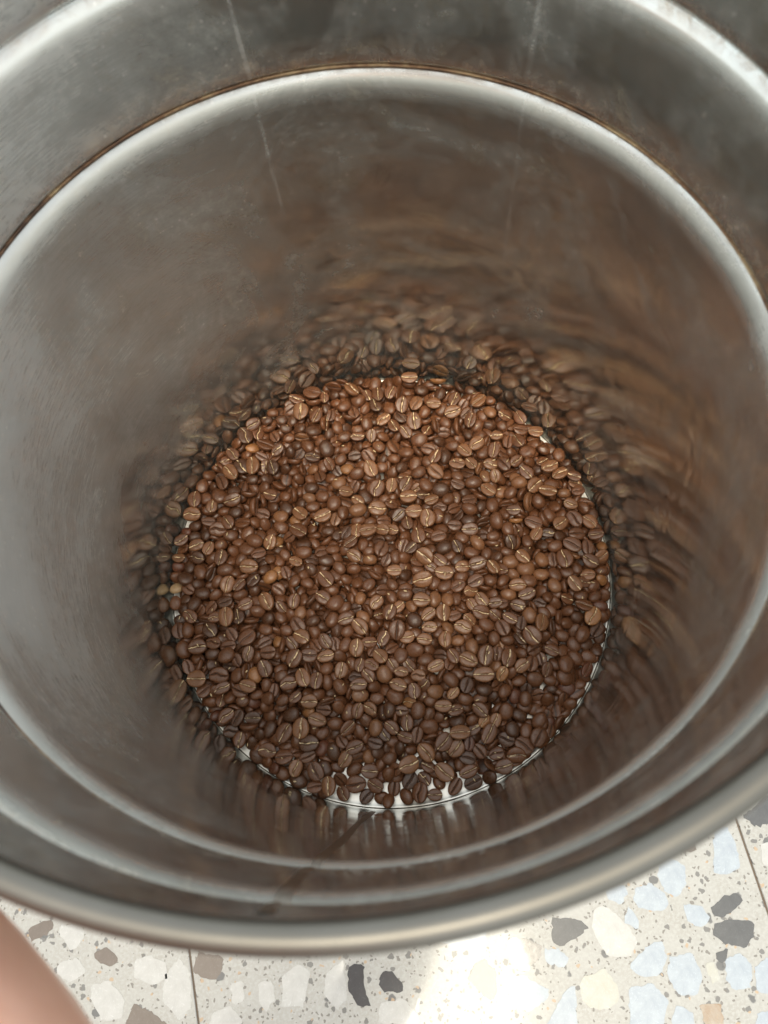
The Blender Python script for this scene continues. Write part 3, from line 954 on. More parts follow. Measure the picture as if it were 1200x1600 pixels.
-299 -418 107 -69 4 -7 85 10
-83 -456 100 60 4 -5 83 10
-157 -542 129 80 10 -2 82 12
-205 -533 105 -74 6 -166 83 2
-599 -599 123 30 0 -176 82 2
-180 -605 108 10 0 -9 83 6
-515 -715 111 45 9 -9 81 12
-591 -730 109 30 -11 175 82 2
-60 -722 98 0 1 -179 83 2
25 -151 109 -61 -2 175 87 2
343 -172 120 -77 -15 -172 86 1
393 -162 102 83 12 172 87 2
616 -194 132 9 -10 8 85 12
65 -269 112 -11 -1 76 85 21
380 -266 115 19 3 -8 85 10
393 -404 116 5 -10 167 84 1
346 -534 117 68 12 11 83 10
441 -558 112 -15 -1 -65 82 21
76 -579 128 0 10 -11 83 9
472 -654 93 73 5 72 81 21
364 -696 116 48 2 -7 82 14
240 -736 100 10 8 -173 82 2
829 -221 112 -68 11 76 83 21
1107 -151 95 -1 1 173 84 2
1188 -155 86 48 9 172 88 2
926 -238 97 -53 0 -164 82 2
755 -311 120 82 3 4 85 6
972 -275 93 81 2 64 85 21
748 -402 123 -47 -2 -21 81 7
926 -412 69 -26 8 -11 81 10
1125 -425 56 38 13 -176 86 0
990 -460 66 57 23 -165 85 2
863 -506 80 -73 3 10 81 10
933 -535 64 -52 -10 -177 80 2
903 -623 66 -21 -2 -179 80 2
1068 -644 30 29 -14 154 85 2
953 -718 17 14 5 -179 83 2
-604 -763 78 19 -3 179 82 2
-600 -840 69 77 -4 74 80 21
-366 -905 69 29 5 177 84 2
-301 -792 74 39 5 172 81 0
-257 -952 64 -53 -11 -7 84 10
-111 -1030 48 -74 -1 167 82 1
-19 -915 74 -49 -2 -5 83 7
-451 -1130 21 -47 7 -170 84 0
-283 -1083 22 -19 8 171 86 2
-39 -1247 21 0 2 -165 84 2
-394 -1203 15 -28 1 -1 84 6
228 -807 90 58 -6 -170 81 2
530 -843 83 58 1 11 81 14
467 -839 81 29 -1 -156 82 2
473 -888 66 38 0 -13 85 12
444 -962 65 83 1 5 82 15
27 -950 52 0 9 174 85 2
591 -840 85 77 -3 -3 80 9
216 -1082 49 -29 -2 -23 83 12
593 -1082 21 0 4 13 84 12
276 -1165 20 -49 -6 168 80 2
251 -1229 28 0 -1 -9 84 12
-184 850 126 7 5 -7 89 12
-573 697 117 -3 4 -75 89 21
40 919 121 -63 -9 -15 96 12
675 -409 123 0 3 -170 80 2
77 -787 87 0 1 2 80 10
-747 669 112 91 -13 12 91 12
-1031 670 108 -45 -7 76 93 21
-1025 603 86 -50 14 1 93 6
-287 1231 108 -15 4 77 90 21
-213 1028 100 -71 -7 -7 95 10
-137 1056 101 62 1 -170 92 2
-242 985 119 -18 1 -70 88 21
-181 966 113 42 -3 -68 88 21
-309 918 124 -80 0 163 94 2
-126 941 124 -80 7 169 94 2
-286 706 117 42 -5 -177 86 2
-201 732 111 9 -6 7 85 6
-397 669 104 -84 3 -175 91 2
-248 647 109 9 0 174 85 3
-37 655 108 -7 -5 -176 85 2
378 1182 105 -7 8 -77 87 21
451 1176 108 -59 2 -64 93 19
330 1131 113 61 -9 180 93 0
550 1108 116 36 7 76 89 21
491 996 109 46 -3 7 90 10
585 984 100 -55 -1 -165 90 2
358 937 114 -54 -2 -172 90 2
634 913 111 -12 18 -166 85 0
567 852 99 25 -9 168 86 2
37 708 109 -12 -7 180 85 2
508 658 128 -49 -8 6 86 9
88 646 116 36 12 -161 86 0
422 586 111 -33 -5 177 84 2
594 581 105 -73 -2 171 88 1
950 742 123 -23 12 172 83 2
990 754 94 -50 -8 -175 85 2
778 673 120 40 2 16 87 12
-1084 324 103 -1 9 -2 85 10
-1171 300 90 4 -15 -172 85 0
-998 173 109 25 6 -159 82 2
-1249 100 100 -6 -9 -12 85 9
-1254 51 76 -3 11 -161 85 5
-1178 44 97 94 9 180 85 0
-850 -20 109 20 8 -77 81 21
-1177 -86 94 -29 0 1 87 10
-475 465 103 -17 6 -167 86 1
-24 445 107 20 -13 -177 83 2
-176 433 129 -27 3 -14 85 9
-311 324 106 81 -2 0 86 8
-104 308 108 25 3 170 83 2
-357 255 111 -1 -4 167 83 0
-147 165 112 71 2 176 84 2
-111 125 104 9 -4 -173 82 2
-540 66 120 -21 -1 -13 84 9
-450 20 118 -55 8 -169 84 0
-468 -63 117 -21 3 167 83 2
-649 3 98 -78 8 173 84 3
-7 70 106 70 -11 -2 83 10
364 438 122 40 12 174 85 2
407 448 94 -82 4 -164 87 2
353 315 107 79 1 176 86 0
621 202 114 4 0 -174 81 2
409 143 123 -67 -3 3 83 7
578 101 112 78 4 175 84 2
254 21 121 -32 4 5 81 12
27 -76 117 -51 -3 177 82 2
556 -103 113 -16 0 -68 80 21
182 -116 108 4 -1 -11 80 6
1053 465 110 -1 0 -172 81 1
1134 475 116 20 3 -9 83 10
684 479 102 50 4 -173 87 1
759 294 110 -1 -6 -78 81 23
938 216 120 -1 -2 2 80 7
1079 82 110 -33 -13 -60 84 20
1092 7 108 -65 -8 179 80 2
1238 -58 77 -38 33 -179 84 3
1123 -77 108 -11 15 -7 87 12
1186 -97 95 34 3 -162 82 2
1010 -104 120 -84 0 -77 80 22
-997 -263 134 15 0 0 80 12
-767 -168 106 -15 -9 179 83 2
-1089 -378 104 30 -15 68 89 21
-750 -493 104 51 -33 167 87 2
-1079 -537 97 73 -2 -62 86 21
-675 -723 118 19 -27 175 89 2
-891 -708 97 83 33 168 90 2
-816 -735 111 -10 1 -179 80 2
-616 -262 115 -49 1 160 82 2
-221 -238 96 -30 1 70 81 21
-158 -156 109 76 4 175 81 1
-583 -340 111 -20 2 -173 81 2
-452 -558 108 -68 0 -70 91 21
-73 -656 109 10 38 -175 88 2
135 -207 123 -51 -13 -166 80 1
484 -201 121 -52 -2 7 80 9
420 -231 110 -21 8 -72 80 21
465 -286 119 -41 22 -3 87 9
505 -342 101 -21 -25 -174 90 2
158 -358 103 -16 1 168 80 2
294 -359 108 39 9 177 80 2
532 -396 111 10 30 -172 84 0
22 -446 109 34 20 -5 84 10
264 -621 92 -10 46 171 86 2
201 -649 114 49 -29 3 87 12
956 -198 93 -64 36 -159 89 2
654 -195 103 9 3 -3 80 10
1021 -172 107 -16 27 -12 86 12
1023 -235 86 -1 -36 168 87 2
1082 -276 81 -11 26 -170 91 0
1203 -385 55 57 -5 -168 81 0
1177 -452 50 -85 -28 -176 90 0
743 -477 102 -11 -29 -171 83 2
1038 -573 15 47 2 179 80 0
636 -592 128 67 -18 -4 90 14
1025 -728 19 47 -4 169 80 2
884 -732 70 66 -43 -165 92 2
-654 -1055 22 0 5 161 81 2
-447 -795 83 5 -34 -178 87 3
-272 -771 108 -69 37 178 86 2
-265 -1146 35 -48 29 18 90 10
123 -995 34 10 14 177 80 2
627 -834 57 77 30 -6 89 10
-1066 417 118 79 3 11 84 9
-761 985 104 9 -6 -175 81 0
-724 1038 106 9 1 175 81 2
-996 714 110 20 9 0 80 12
-781 739 107 -27 13 8 84 10
-829 589 112 9 -4 -176 80 0
-703 874 102 -60 -4 9 88 10
-386 1058 98 -84 5 168 89 0
-667 985 106 -1 -2 -174 81 0
-597 983 104 73 1 170 86 0
-635 923 107 -1 8 -164 81 0
-359 882 104 67 -9 -162 84 0
-98 857 124 86 -11 -1 86 12
-615 863 104 20 -4 175 80 2
-416 839 105 68 2 168 84 2
-261 770 109 15 0 -160 80 2
-321 720 96 36 3 66 80 19
-521 647 113 -79 -9 -70 85 21
-312 641 94 -52 5 7 83 6
521 1155 107 -34 -2 175 82 0
638 1084 109 -29 -7 179 80 2
242 946 105 15 1 -75 80 21
498 864 104 -78 -13 172 85 0
114 799 101 -33 -4 -66 81 21
484 778 98 31 -2 -4 80 10
668 841 118 9 1 -4 80 9
241 685 104 -63 -2 -167 83 2
553 636 100 65 -1 72 83 20
106 579 108 9 24 -13 90 12
707 902 119 -55 7 -179 82 2
736 798 112 78 1 1 85 10
888 784 105 -12 -31 -177 84 2
865 672 104 -7 39 180 88 2
1107 606 100 -12 36 175 89 0
-757 534 105 31 -30 171 90 2
-1094 242 102 79 -2 -178 80 0
-757 229 107 -59 -8 169 82 2
-791 318 103 -1 38 166 87 2
-895 194 101 -11 -2 158 80 2
-767 120 109 25 13 -2 92 10
-1254 -12 78 9 44 -154 91 2
-725 23 107 41 28 -177 84 0
-1052 45 91 42 4 -69 87 21
-624 477 104 -6 -10 178 80 2
-252 497 118 -1 22 0 91 9
-555 319 104 -31 -4 -173 80 3
-23 310 104 -1 17 -3 91 10
-295 233 98 51 21 -177 88 0
-608 110 110 -50 7 179 80 2
-51 195 103 -11 -19 2 83 6
-178 -59 106 -84 -37 -178 89 2
-598 2 110 -68 2 -7 80 10
-635 -98 116 -40 13 7 89 10
560 393 105 59 3 -169 80 0
112 211 98 9 37 -159 91 2
105 76 116 -6 37 -157 87 2
629 83 104 -1 -35 169 92 0
107 -21 107 30 36 -174 88 0
79 -55 84 -46 -37 171 85 0
173 56 119 -1 23 -16 89 12
476 -120 111 9 19 11 89 9
250 139 101 -42 -31 176 87 2
990 385 105 -44 -36 180 89 2
1218 343 78 -81 -5 178 80 0
690 341 107 -43 -28 -171 85 2
1016 201 105 -1 32 172 92 0
811 108 104 -1 29 -162 87 0
874 -124 104 -1 -42 177 91 2
-696 -272 106 30 -29 178 90 0
-1162 -402 75 -66 35 160 85 2
-1118 -492 73 -10 -35 178 89 2
-1038 -550 88 62 4 72 83 21
-941 -728 85 83 21 10 88 12
-751 -742 75 0 30 -173 88 5
-981 -681 90 78 -33 -162 87 2
-422 -193 102 -11 -39 169 88 0
-442 -163 118 51 5 -62 90 19
-337 -253 104 51 22 -1 90 6
-81 -316 100 -60 31 179 86 2
-105 -413 124 5 17 -1 92 12
-633 -398 92 -78 -37 -166 84 3
-573 -484 112 40 36 174 90 2
-603 -562 99 20 24 -173 90 2
-444 -685 95 40 43 176 86 2
-381 -698 95 0 36 179 91 2
-266 -735 78 0 35 176 91 2
-210 -687 91 70 -10 61 84 21
459 -157 91 39 28 -22 84 10
596 -143 96 -1 -31 -175 84 2
611 -261 117 -42 16 14 84 12
620 -325 89 -73 -28 -15 84 10
410 -454 100 -82 -14 -3 85 10
300 -485 107 -10 -23 9 87 6
595 -550 117 19 -23 167 87 1
29 -540 113 -60 12 8 90 12
207 -566 102 -20 40 179 83 2
912 -161 126 77 40 -172 83 2
958 -143 91 -1 -32 -176 86 2
730 -259 93 -32 -1 -65 85 19
1022 -305 76 9 31 -178 90 2
1222 -277 61 66 -39 -173 89 2
689 -447 99 29 36 166 83 2
820 -455 90 29 14 7 91 10
680 -588 109 48 -37 180 90 2
903 -672 48 10 -25 176 83 0
770 -678 64 77 -23 -4 90 6
834 -700 52 10 -22 12 86 10
824 -746 27 0 -25 -179 83 2
-967 -807 56 30 39 179 90 5
-723 -919 61 61 -42 178 91 0
-768 -959 34 72 -33 -173 90 0
-419 -889 59 71 -30 -180 89 2
274 -825 73 19 -34 -168 84 2
440 -764 71 0 20 167 88 2
282 -1034 32 -60 33 -175 88 2
549 -1138 34 19 -37 178 92 0
10 -985 34 -5 40 180 90 0
-125 1141 100 -67 -5 -5 86 12
-465 652 102 -1 -35 172 90 1
-902 795 103 53 -2 -70 86 19
-1093 620 118 20 37 172 90 2
-394 1124 123 -80 -6 6 83 12
-264 1113 90 26 43 171 89 2
-614 1054 101 37 -11 14 88 10
-352 1002 111 82 0 9 81 10
-553 928 103 -1 -27 178 89 0
-296 975 96 -38 35 174 83 2
-26 861 101 -12 26 169 88 2
-317 831 99 31 25 10 87 10
-603 763 101 83 -40 177 87 0
-132 811 102 76 38 160 86 2
-653 706 96 4 -30 172 90 2
-355 674 130 -61 24 -19 88 12
-411 599 107 -70 -18 -5 89 10
-539 592 98 -32 47 173 86 2
293 1177 101 -2 -8 -66 86 21
151 1107 96 52 29 -163 90 2
373 1114 97 61 -2 -67 80 21
494 1118 82 -18 -48 168 92 2
471 1060 104 51 -21 14 84 10
244 886 113 61 30 7 88 12
610 812 99 69 -12 63 83 21
185 751 112 -53 -6 -66 88 22
360 601 92 79 38 168 84 2
484 605 101 -23 -23 -7 92 6
651 580 118 -83 20 7 86 9
711 1034 105 -2 29 -164 87 0
719 974 122 -24 24 3 88 12
766 914 97 41 19 10 92 10
763 736 88 -29 33 174 89 2
702 730 98 -23 25 -8 91 10
985 689 87 9 -46 -158 84 0
1070 655 101 -1 -32 173 84 0
741 603 85 30 14 -23 88 10
-1231 265 75 -1 -36 179 89 5
-1231 165 77 20 -26 -14 86 10
-733 300 116 -73 34 167 83 2
-1114 -58 100 20 36 -172 86 0
-1254 -74 77 42 29 156 91 4
-892 12 97 47 41 170 90 2
-452 274 102 -84 -30 -150 85 2
-393 126 100 30 18 -8 87 10
-297 85 94 -41 33 163 85 2
-646 84 89 -78 -23 168 90 2
-46 18 90 -1 42 168 92 2
-122 25 97 -6 -8 -63 84 21
-239 -42 97 -16 29 172 83 2
-485 -10 105 41 41 -165 84 2
-131 -28 89 -41 -18 8 92 6
-614 -62 89 -49 -34 167 86 0
-436 -101 92 -1 -31 -4 85 10
-29 -108 104 9 23 13 92 10
173 513 101 41 -22 18 88 9
213 467 110 9 23 -5 88 7
179 278 94 -86 -18 -6 91 10
394 379 110 30 19 12 85 10
105 31 85 -11 26 179 92 2
15 217 91 9 29 150 86 0
33 356 91 -1 -31 -175 89 0
22 414 116 -12 24 -16 86 10
1123 526 95 -12 10 -7 85 8
870 340 97 -74 -37 173 84 2
1019 332 101 20 -39 151 86 2
767 239 104 -64 30 10 90 10
812 240 78 77 33 -177 84 2
904 155 99 -49 -31 179 90 0
721 164 131 -73 25 -1 92 7
1253 148 71 -80 -44 -170 86 3
1155 -33 102 -1 -14 -9 86 9
663 4 110 -22 -21 2 84 12
-1097 -222 96 52 -21 -8 91 10
-1095 -297 74 15 6 75 91 19
-945 -383 107 -10 31 165 88 0
-995 -533 100 0 34 -179 89 0
-496 -157 97 -69 -28 -163 88 2
-618 -203 119 -49 21 -11 85 12
-564 -252 95 82 -42 174 90 2
-44 -254 112 20 30 -15 88 12
-271 -491 101 -39 32 -165 92 2
-21 -668 82 -59 -35 -176 89 2
-615 -515 72 9 -15 -10 83 6
119 -541 107 -50 12 -6 91 12
120 -622 100 10 37 153 86 2
317 -654 91 10 -37 176 85 0
575 -714 80 38 -38 174 88 0
123 -742 90 0 -25 4 85 14
607 -652 77 38 23 13 86 10
867 -194 104 -11 -14 4 84 6
1243 -148 64 76 -33 167 88 2
881 -387 99 57 -42 -178 87 2
637 -450 92 -72 11 3 88 13
-864 -765 66 -19 1 80 90 21
-676 -761 88 19 45 -162 92 2
-671 -812 61 10 -24 -170 89 2
-689 -948 34 40 37 174 88 2
-301 -918 39 39 -21 -168 87 0
35 -827 64 85 -6 -69 85 21
315 -842 47 68 31 172 87 2
36 -1099 49 29 -28 -5 90 10
1 -1126 65 79 -32 -169 92 2
883 -765 25 57 -20 -4 84 10
-947 836 99 21 -38 176 91 2
-1030 748 99 43 0 70 92 21
-881 749 98 20 -33 -179 89 2
-135 1229 89 81 24 -6 89 10
-347 1152 95 -2 -31 -170 91 0
-333 1103 85 -23 -32 172 83 2
-326 1036 76 -33 6 -67 86 21
-74 973 84 42 37 161 90 0
-572 812 99 -12 -33 -177 90 0
-98 755 94 -33 31 176 90 2
-185 793 95 -1 -39 -174 84 0
-426 762 95 -42 34 172 86 2
-571 639 92 20 25 -176 85 2
-632 650 108 20 -47 -155 89 0
-169 667 102 -1 -45 -179 85 2
-354 597 91 -32 -33 170 88 2
-462 588 94 9 33 173 89 2
59 1233 97 21 -54 -169 89 2
260 1100 97 -82 -17 8 90 10
323 819 99 -1 35 -180 88 0
446 831 94 -23 28 -173 85 2
30 623 91 51 -26 -179 90 2
898 625 93 -1 -27 178 88 0
936 664 110 30 16 -11 87 12
-1075 546 97 31 -59 170 85 0
-703 410 98 -1 -32 -174 92 0
-931 86 94 84 41 -173 92 2
-697 91 113 -68 -35 172 87 2
-752 74 81 31 -16 5 91 6
-692 263 83 73 34 177 91 2
-912 134 103 -30 42 177 92 2
-201 535 95 62 -23 -3 85 10
-533 425 101 -1 -45 -177 89 0
-585 221 100 31 -26 13 86 10
-447 79 101 -1 22 -8 92 6
-74 -21 116 -36 0 -60 90 21
474 481 93 -1 31 -180 87 0
421 337 90 40 -23 -26 89 6
558 220 87 -1 -17 6 88 6
24 146 90 30 35 169 86 0
242 231 97 -22 -14 -3 84 10
16 456 85 31 -28 -178 87 2
-1199 -143 79 -29 -32 177 88 0
-1208 -208 73 20 -40 179 88 0
-1089 -334 96 20 -21 -160 87 2
-957 -336 83 -1 -17 5 85 6
-844 -440 96 30 -28 19 88 6
-896 -537 93 -10 -7 -2 92 6
-649 -506 95 -20 -12 0 90 6
-628 -144 95 -78 -27 169 84 2
-453 -254 92 61 -37 176 88 2
-367 -312 91 9 37 173 90 0
-307 -693 89 19 34 -175 91 0
-630 -466 105 82 36 178 88 2
-474 -438 98 20 -41 160 85 0
-397 -542 98 -68 3 66 90 21
106 -244 83 20 -41 162 88 2
280 -295 95 -61 -43 -175 91 2
273 -412 92 9 52 -171 83 0
457 -381 92 0 47 176 87 2
240 -456 95 -30 40 172 86 2
306 -593 103 59 3 65 90 21
189 -710 81 49 -21 163 90 2
609 -600 93 -31 34 -171 87 2
14 -314 97 -1 34 159 85 2
670 -639 65 -62 1 61 90 21
-637 -943 48 82 -31 154 90 2
-500 -1006 30 19 28 1 90 10
-52 -1008 47 10 30 -177 92 0
-562 -1076 25 19 -10 13 88 6
326 -1016 41 0 42 -177 91 0
-2 -1256 47 79 34 169 89 2
488 -925 32 0 29 -170 86 0
51 -1133 29 19 22 173 89 2
-737 596 91 9 36 -169 91 0
-189 1240 100 -2 -31 169 89 0
-323 778 88 20 -36 157 85 2
-40 715 87 -22 -44 -178 91 0
703 859 86 -23 -23 15 92 10
-787 -100 89 83 -23 175 88 0
-35 -53 85 9 -31 -176 89 0
-657 199 93 83 40 -178 90 3
-644 152 84 20 27 178 86 0
-529 28 86 -1 -33 176 92 0
-395 -252 77 -1 -24 4 84 6
-189 -212 84 9 -13 11 84 6
-702 -848 36 40 38 -177 91 0
-10 -866 47 -49 -13 3 90 10
-457 -1078 33 10 -28 -161 83 0
-355 -1213 47 0 -30 159 91 0
74 -1029 33 10 -43 179 86 0
60 -990 74 79 -36 149 89 0
631 -884 41 0 -52 -161 91 2
1010 -755 48 28 -23 -168 85 2
-1120 581 80 20 -37 -177 89 2
-888 609 89 -22 7 -79 90 19
-249 927 82 -1 39 -170 88 0
-545 756 88 53 -15 -1 86 6
758 989 81 -29 43 174 85 0
-531 -580 89 19 27 0 91 6
-637 -1093 53 0 -41 -177 86 5
66 857 27 27 1 85 98 17
340 706 24 -75 7 -13 90 17
-700 -268 34 -108 -13 147 95 17
276 527 21 -160 -4 -175 99 17
-1211 -97 27 -96 2 -24 100 17
889 -323 57 -68 -15 -123 97 17
801 664 23 15 -7 -171 91 17
970 314 60 -167 -29 144 95 17
294 -525 35 151 16 154 98 17
-398 309 25 -106 12 -177 98 17
880 64 33 21 8 114 94 17
-33 404 29 87 -10 15 100 17
-949 -110 78 -39 -25 159 104 17
-1198 50 33 -146 -19 165 97 17
103 346 48 170 10 132 96 17
172 651 29 23 13 169 97 17
-237 -13 33 -162 10 29 101 17
-734 134 29 132 -4 -84 96 17
250 1001 25 -8 -2 -155 91 17
782 84 24 160 10 -173 93 17
1085 -135 24 -27 -9 -170 91 17
-453 106 29 168 4 22 104 17
844 613 36 -72 7 32 97 17
385 -379 23 -123 5 173 97 17
-888 -600 33 3 13 -23 98 17
-334 283 25 80 8 168 94 17
-901 100 32 -20 5 -141 97 17
614 -182 44 142 -7 19 97 17
-482 -707 22 20 -9 180 95 17
-561 -451 38 94 -24 -160 100 17
706 1020 25 -45 0 158 97 17
-572 519 31 59 -1 55 100 17
200 482 32 50 -6 134 93 17
384 43 41 -144 23 138 96 17
-843 -853 37 104 -27 -18 95 17
-791 -166 38 21 3 -116 102 17
153 -836 41 43 -9 1 98 17
-182 -495 18 -178 -1 -2 97 17
540 -895 25 -13 14 -180 98 17
-330 -839 33 22 4 -120 98 17
434 554 27 57 -17 176 94 17
633 -251 45 -42 -14 -149 103 17
-534 116 28 -109 -5 155 96 17
268 954 33 26 -2 -127 103 17
-221 -136 32 158 -4 112 96 17
931 397 64 -57 -15 171 96 17
-81 1185 30 -65 -5 -32 96 17
609 -322 29 -109 -18 -9 92 17
382 -262 36 -139 -11 54 96 17
-1066 373 34 -144 15 163 102 17
931 -782 31 -95 -12 23 95 17
383 -508 31 -68 -3 117 94 17
-120 -231 18 39 4 178 92 17
897 751 38 48 24 155 95 17
795 -351 21 -100 -5 -179 103 17
-583 647 59 133 -17 -153 93 17
1147 332 33 86 -2 72 104 17
442 -140 33 -83 -4 -129 101 17
-372 -106 26 97 6 -168 99 17
-1031 119 32 32 -8 -31 98 17
744 -813 30 52 0 -135 98 17
537 -80 40 -133 47 -163 92 17
663 -523 28 179 -10 -11 101 17
844 -940 38 56 13 143 103 17
109 -949 28 -12 1 -87 100 17
-259 -282 37 102 -13 142 96 17
312 -719 33 171 7 113 96 17
134 -141 37 -114 -20 44 90 17
636 -597 37 5 -17 133 92 17
-216 747 46 -122 13 141 100 17
-929 476 25 -12 -13 -3 97 17
411 450 25 141 1 19 99 17
-900 645 24 22 14 -179 91 17
-229 -667 19 39 -2 -173 90 17
487 114 49 -179 26 163 97 17
252 177 23 -28 -4 -174 103 17
1053 -3 23 -70 -3 163 90 17
-250 150 32 -36 7 138 93 17
651 953 33 106 -2 -48 102 17
-549 926 26 129 -20 0 90 17
-397 22 26 -83 -9 -12 97 17
392 -104 38 -42 -25 14 98 17
-1239 220 47 -150 11 36 92 17
435 896 24 63 3 -165 95 17
-752 -733 38 -133 24 -36 91 17
602 -718 33 99 -10 155 102 17
841 881 48 -6 -2 -83 93 17
-281 -517 37 17 -2 56 94 17
-880 -375 43 -118 22 -44 102 17
-410 -832 19 -110 -5 1 95 17
-1142 -371 24 -162 2 12 103 17
708 -579 44 124 31 163 96 17
661 596 30 14 3 136 95 17
-815 765 33 162 -3 124 100 17
-270 696 25 88 -12 177 98 17
174 80 24 -166 -6 173 104 17
-1011 749 50 -104 20 -1 102 17
586 -821 22 -95 3 -173 104 17
129 191 39 91 -23 53 91 17
-94 227 47 105 18 2 100 17
220 -83 32 -84 -15 -15 101 17
166 -476 32 -110 15 16 96 17
-958 -724 42 -19 -14 -151 91 17
-338 747 30 118 -3 122 91 17
-3 -84 26 49 12 -177 101 17
-1038 314 25 172 -12 174 92 17
782 740 17 147 -2 1 92 17
-152 158 38 42 26 160 91 17
276 -3 29 -11 -5 -77 90 17
359 363 35 -43 7 -62 100 17
-95 707 39 64 -15 145 94 17
305 818 37 -107 -6 -38 102 17
-499 -403 37 -123 -15 -129 94 17
-978 -402 32 -141 5 36 102 17
1093 124 40 -161 -28 -34 94 17
-161 -110 31 162 -13 14 101 17
596 728 34 169 -4 -128 101 17
446 -680 36 -123 16 138 92 17
-481 -165 33 -110 6 43 96 17
-962 -305 39 -56 30 148 90 17
738 -521 66 44 5 -40 93 17
-1046 -456 27 -104 0 -91 104 17
62 1203 33 57 -8 124 91 17
-585 -406 31 19 -4 -126 93 17
1163 -375 28 -2 2 101 93 17
-171 793 37 -6 -20 29 97 17
-460 -458 33 -16 8 29 103 17
510 989 24 -23 -10 4 94 17
92 -303 31 -166 7 -153 101 17
-541 1110 38 19 25 12 101 17
-413 234 29 -3 -2 -109 93 17
801 -507 28 -139 -2 -94 98 17
-422 -1057 21 -90 -4 172 93 17
848 -860 38 76 -13 139 102 17
493 -237 52 -49 20 30 93 17
158 -74 27 -62 -15 -5 95 17
-272 -445 29 -30 0 -119 94 17
-455 849 36 -8 -24 26 92 17
-451 748 32 150 8 27 102 17
-631 -171 39 -162 -20 -136 93 17
-523 -893 30 29 25 4 92 17
162 1239 31 -90 -12 162 98 17
591 994 19 108 3 6 91 17
-473 502 36 98 6 47 96 17
-492 1002 36 84 -8 45 101 17
-786 -415 29 -147 -24 4 91 17
-646 -778 25 -51 0 -90 90 17
-377 838 53 35 9 25 99 17
1256 70 52 50 17 140 95 17
-626 -372 33 33 -9 -31 98 17
130 -347 29 5 -9 20 97 17
767 -131 22 -147 -7 2 101 17
238 -585 40 -69 -27 146 93 17
1073 521 46 -100 42 149 90 17
-18 950 28 -102 20 2 94 17
431 499 28 -8 0 95 101 17
1106 360 53 -104 6 35 91 17
1003 709 37 -115 -8 -51 104 17
219 1182 34 6 -14 105 90 17
355 759 38 77 33 4 103 17
-550 371 25 135 0 -153 94 17
-961 148 56 -98 -8 45 100 17
-1184 398 32 50 -11 -161 102 17
-574 843 41 -60 -24 -147 99 17
111 -581 38 -173 21 157 101 17
-802 -291 36 148 21 -15 102 17
-637 14 48 -110 -8 -110 98 17
686 -998 25 44 -5 -160 91 17
600 -416 28 82 -8 19 97 17
-1061 -29 21 44 -6 176 96 17
365 531 31 10 -12 -2 92 17
558 -992 24 13 8 -4 101 17
-744 862 28 39 -7 165 102 17
-996 259 39 142 31 -21 94 17
875 267 38 141 28 -162 97 17
-631 730 39 -60 -33 -20 93 17
-126 1249 32 -119 17 162 95 17
-527 629 24 115 -10 179 102 17
-1102 577 34 -144 -14 33 92 17
521 -526 36 107 29 -8 100 17
-746 -304 24 -125 -6 -167 93 17
221 604 23 48 -6 -9 94 17
229 -659 58 -169 -4 -167 90 17
552 -30 37 148 0 -97 99 17
476 -701 63 -143 5 -7 95 17
-797 -900 38 -70 -15 136 97 17
958 98 34 14 21 18 94 17
-196 345 36 -105 6 -67 103 17
-135 747 29 14 2 -140 94 17
1076 70 49 57 -32 -143 99 17
166 225 42 78 15 138 92 17
651 167 32 -35 -6 142 97 17
-855 194 18 14 0 4 95 17
475 -99 50 -169 -22 156 91 17
200 -881 21 -11 5 6 91 17
124 116 65 -42 14 -56 101 17
438 1171 33 102 12 -22 102 17
247 -208 30 -75 3 69 92 17
1130 469 29 8 2 -82 98 17
-706 -662 25 128 10 -176 100 17
-637 -304 33 122 6 49 95 17
439 1007 21 39 -1 6 104 17
430 -570 38 -109 24 -161 102 17
903 383 30 120 -1 40 99 17
-631 397 25 92 9 -5 101 17
-58 73 23 -101 0 15 100 17
403 732 16 97 -1 179 90 17
451 160 30 -45 20 6 96 17
640 392 34 57 -6 -45 102 17
195 -15 34 -18 -19 172 100 17
813 300 29 -72 -2 -40 95 17
-416 383 24 21 -6 -171 99 17
1194 -335 40 -177 19 -147 102 17
839 -118 39 93 37 3 95 17
-788 452 27 -44 9 161 91 17
842 434 43 55 43 -158 98 17
725 -209 51 51 16 -30 102 17
-32 312 17 91 1 -2 90 17
-529 309 33 -37 -12 30 94 17
-284 -597 27 -54 5 164 103 17
286 -798 32 64 2 124 98 17
1019 140 45 48 33 -18 96 17
345 636 35 -146 -25 11 100 17
494 -304 27 -78 -9 -168 99 17
-288 1097 21 36 5 179 101 17
236 37 30 -9 -2 -112 96 17
-915 156 46 -7 -37 -17 99 17
147 846 36 15 0 -114 99 17
-576 22 27 -177 1 -88 100 17
-561 -554 51 -10 12 -16 104 17
-361 -547 25 45 6 163 92 17
-302 -9 31 -116 4 -77 97 17
-425 172 32 -73 -14 -155 92 17
573 1052 42 124 6 114 98 17
365 877 37 -138 -12 -121 97 17
605 -81 29 -4 15 169 95 17
750 799 24 54 9 -2 100 17
-291 511 21 56 2 11 94 17
1176 -37 51 -153 15 -36 104 17
-452 -563 29 118 0 -101 102 17
1096 186 30 -42 -12 165 101 17
296 1213 30 -124 -1 103 101 17
-538 -161 40 -113 -17 176 103 17
-744 662 33 -114 -8 144 99 17
-557 -1008 32 37 -14 153 92 17
-768 97 37 177 -31 -13 95 17
-83 600 41 58 -20 17 98 17
-97 -638 46 74 -21 -9 91 17
113 -3 39 140 -23 40 92 17
121 -1064 26 118 2 -17 104 17
-705 341 26 -162 3 160 97 17
-419 546 27 -180 -15 -7 93 17
-1037 154 59 -164 29 -142 103 17
390 -682 26 -103 -1 89 95 17
4 -152 20 -126 4 5 93 17
-1114 95 29 41 1 82 101 17
-848 -77 36 42 -1 27 94 17
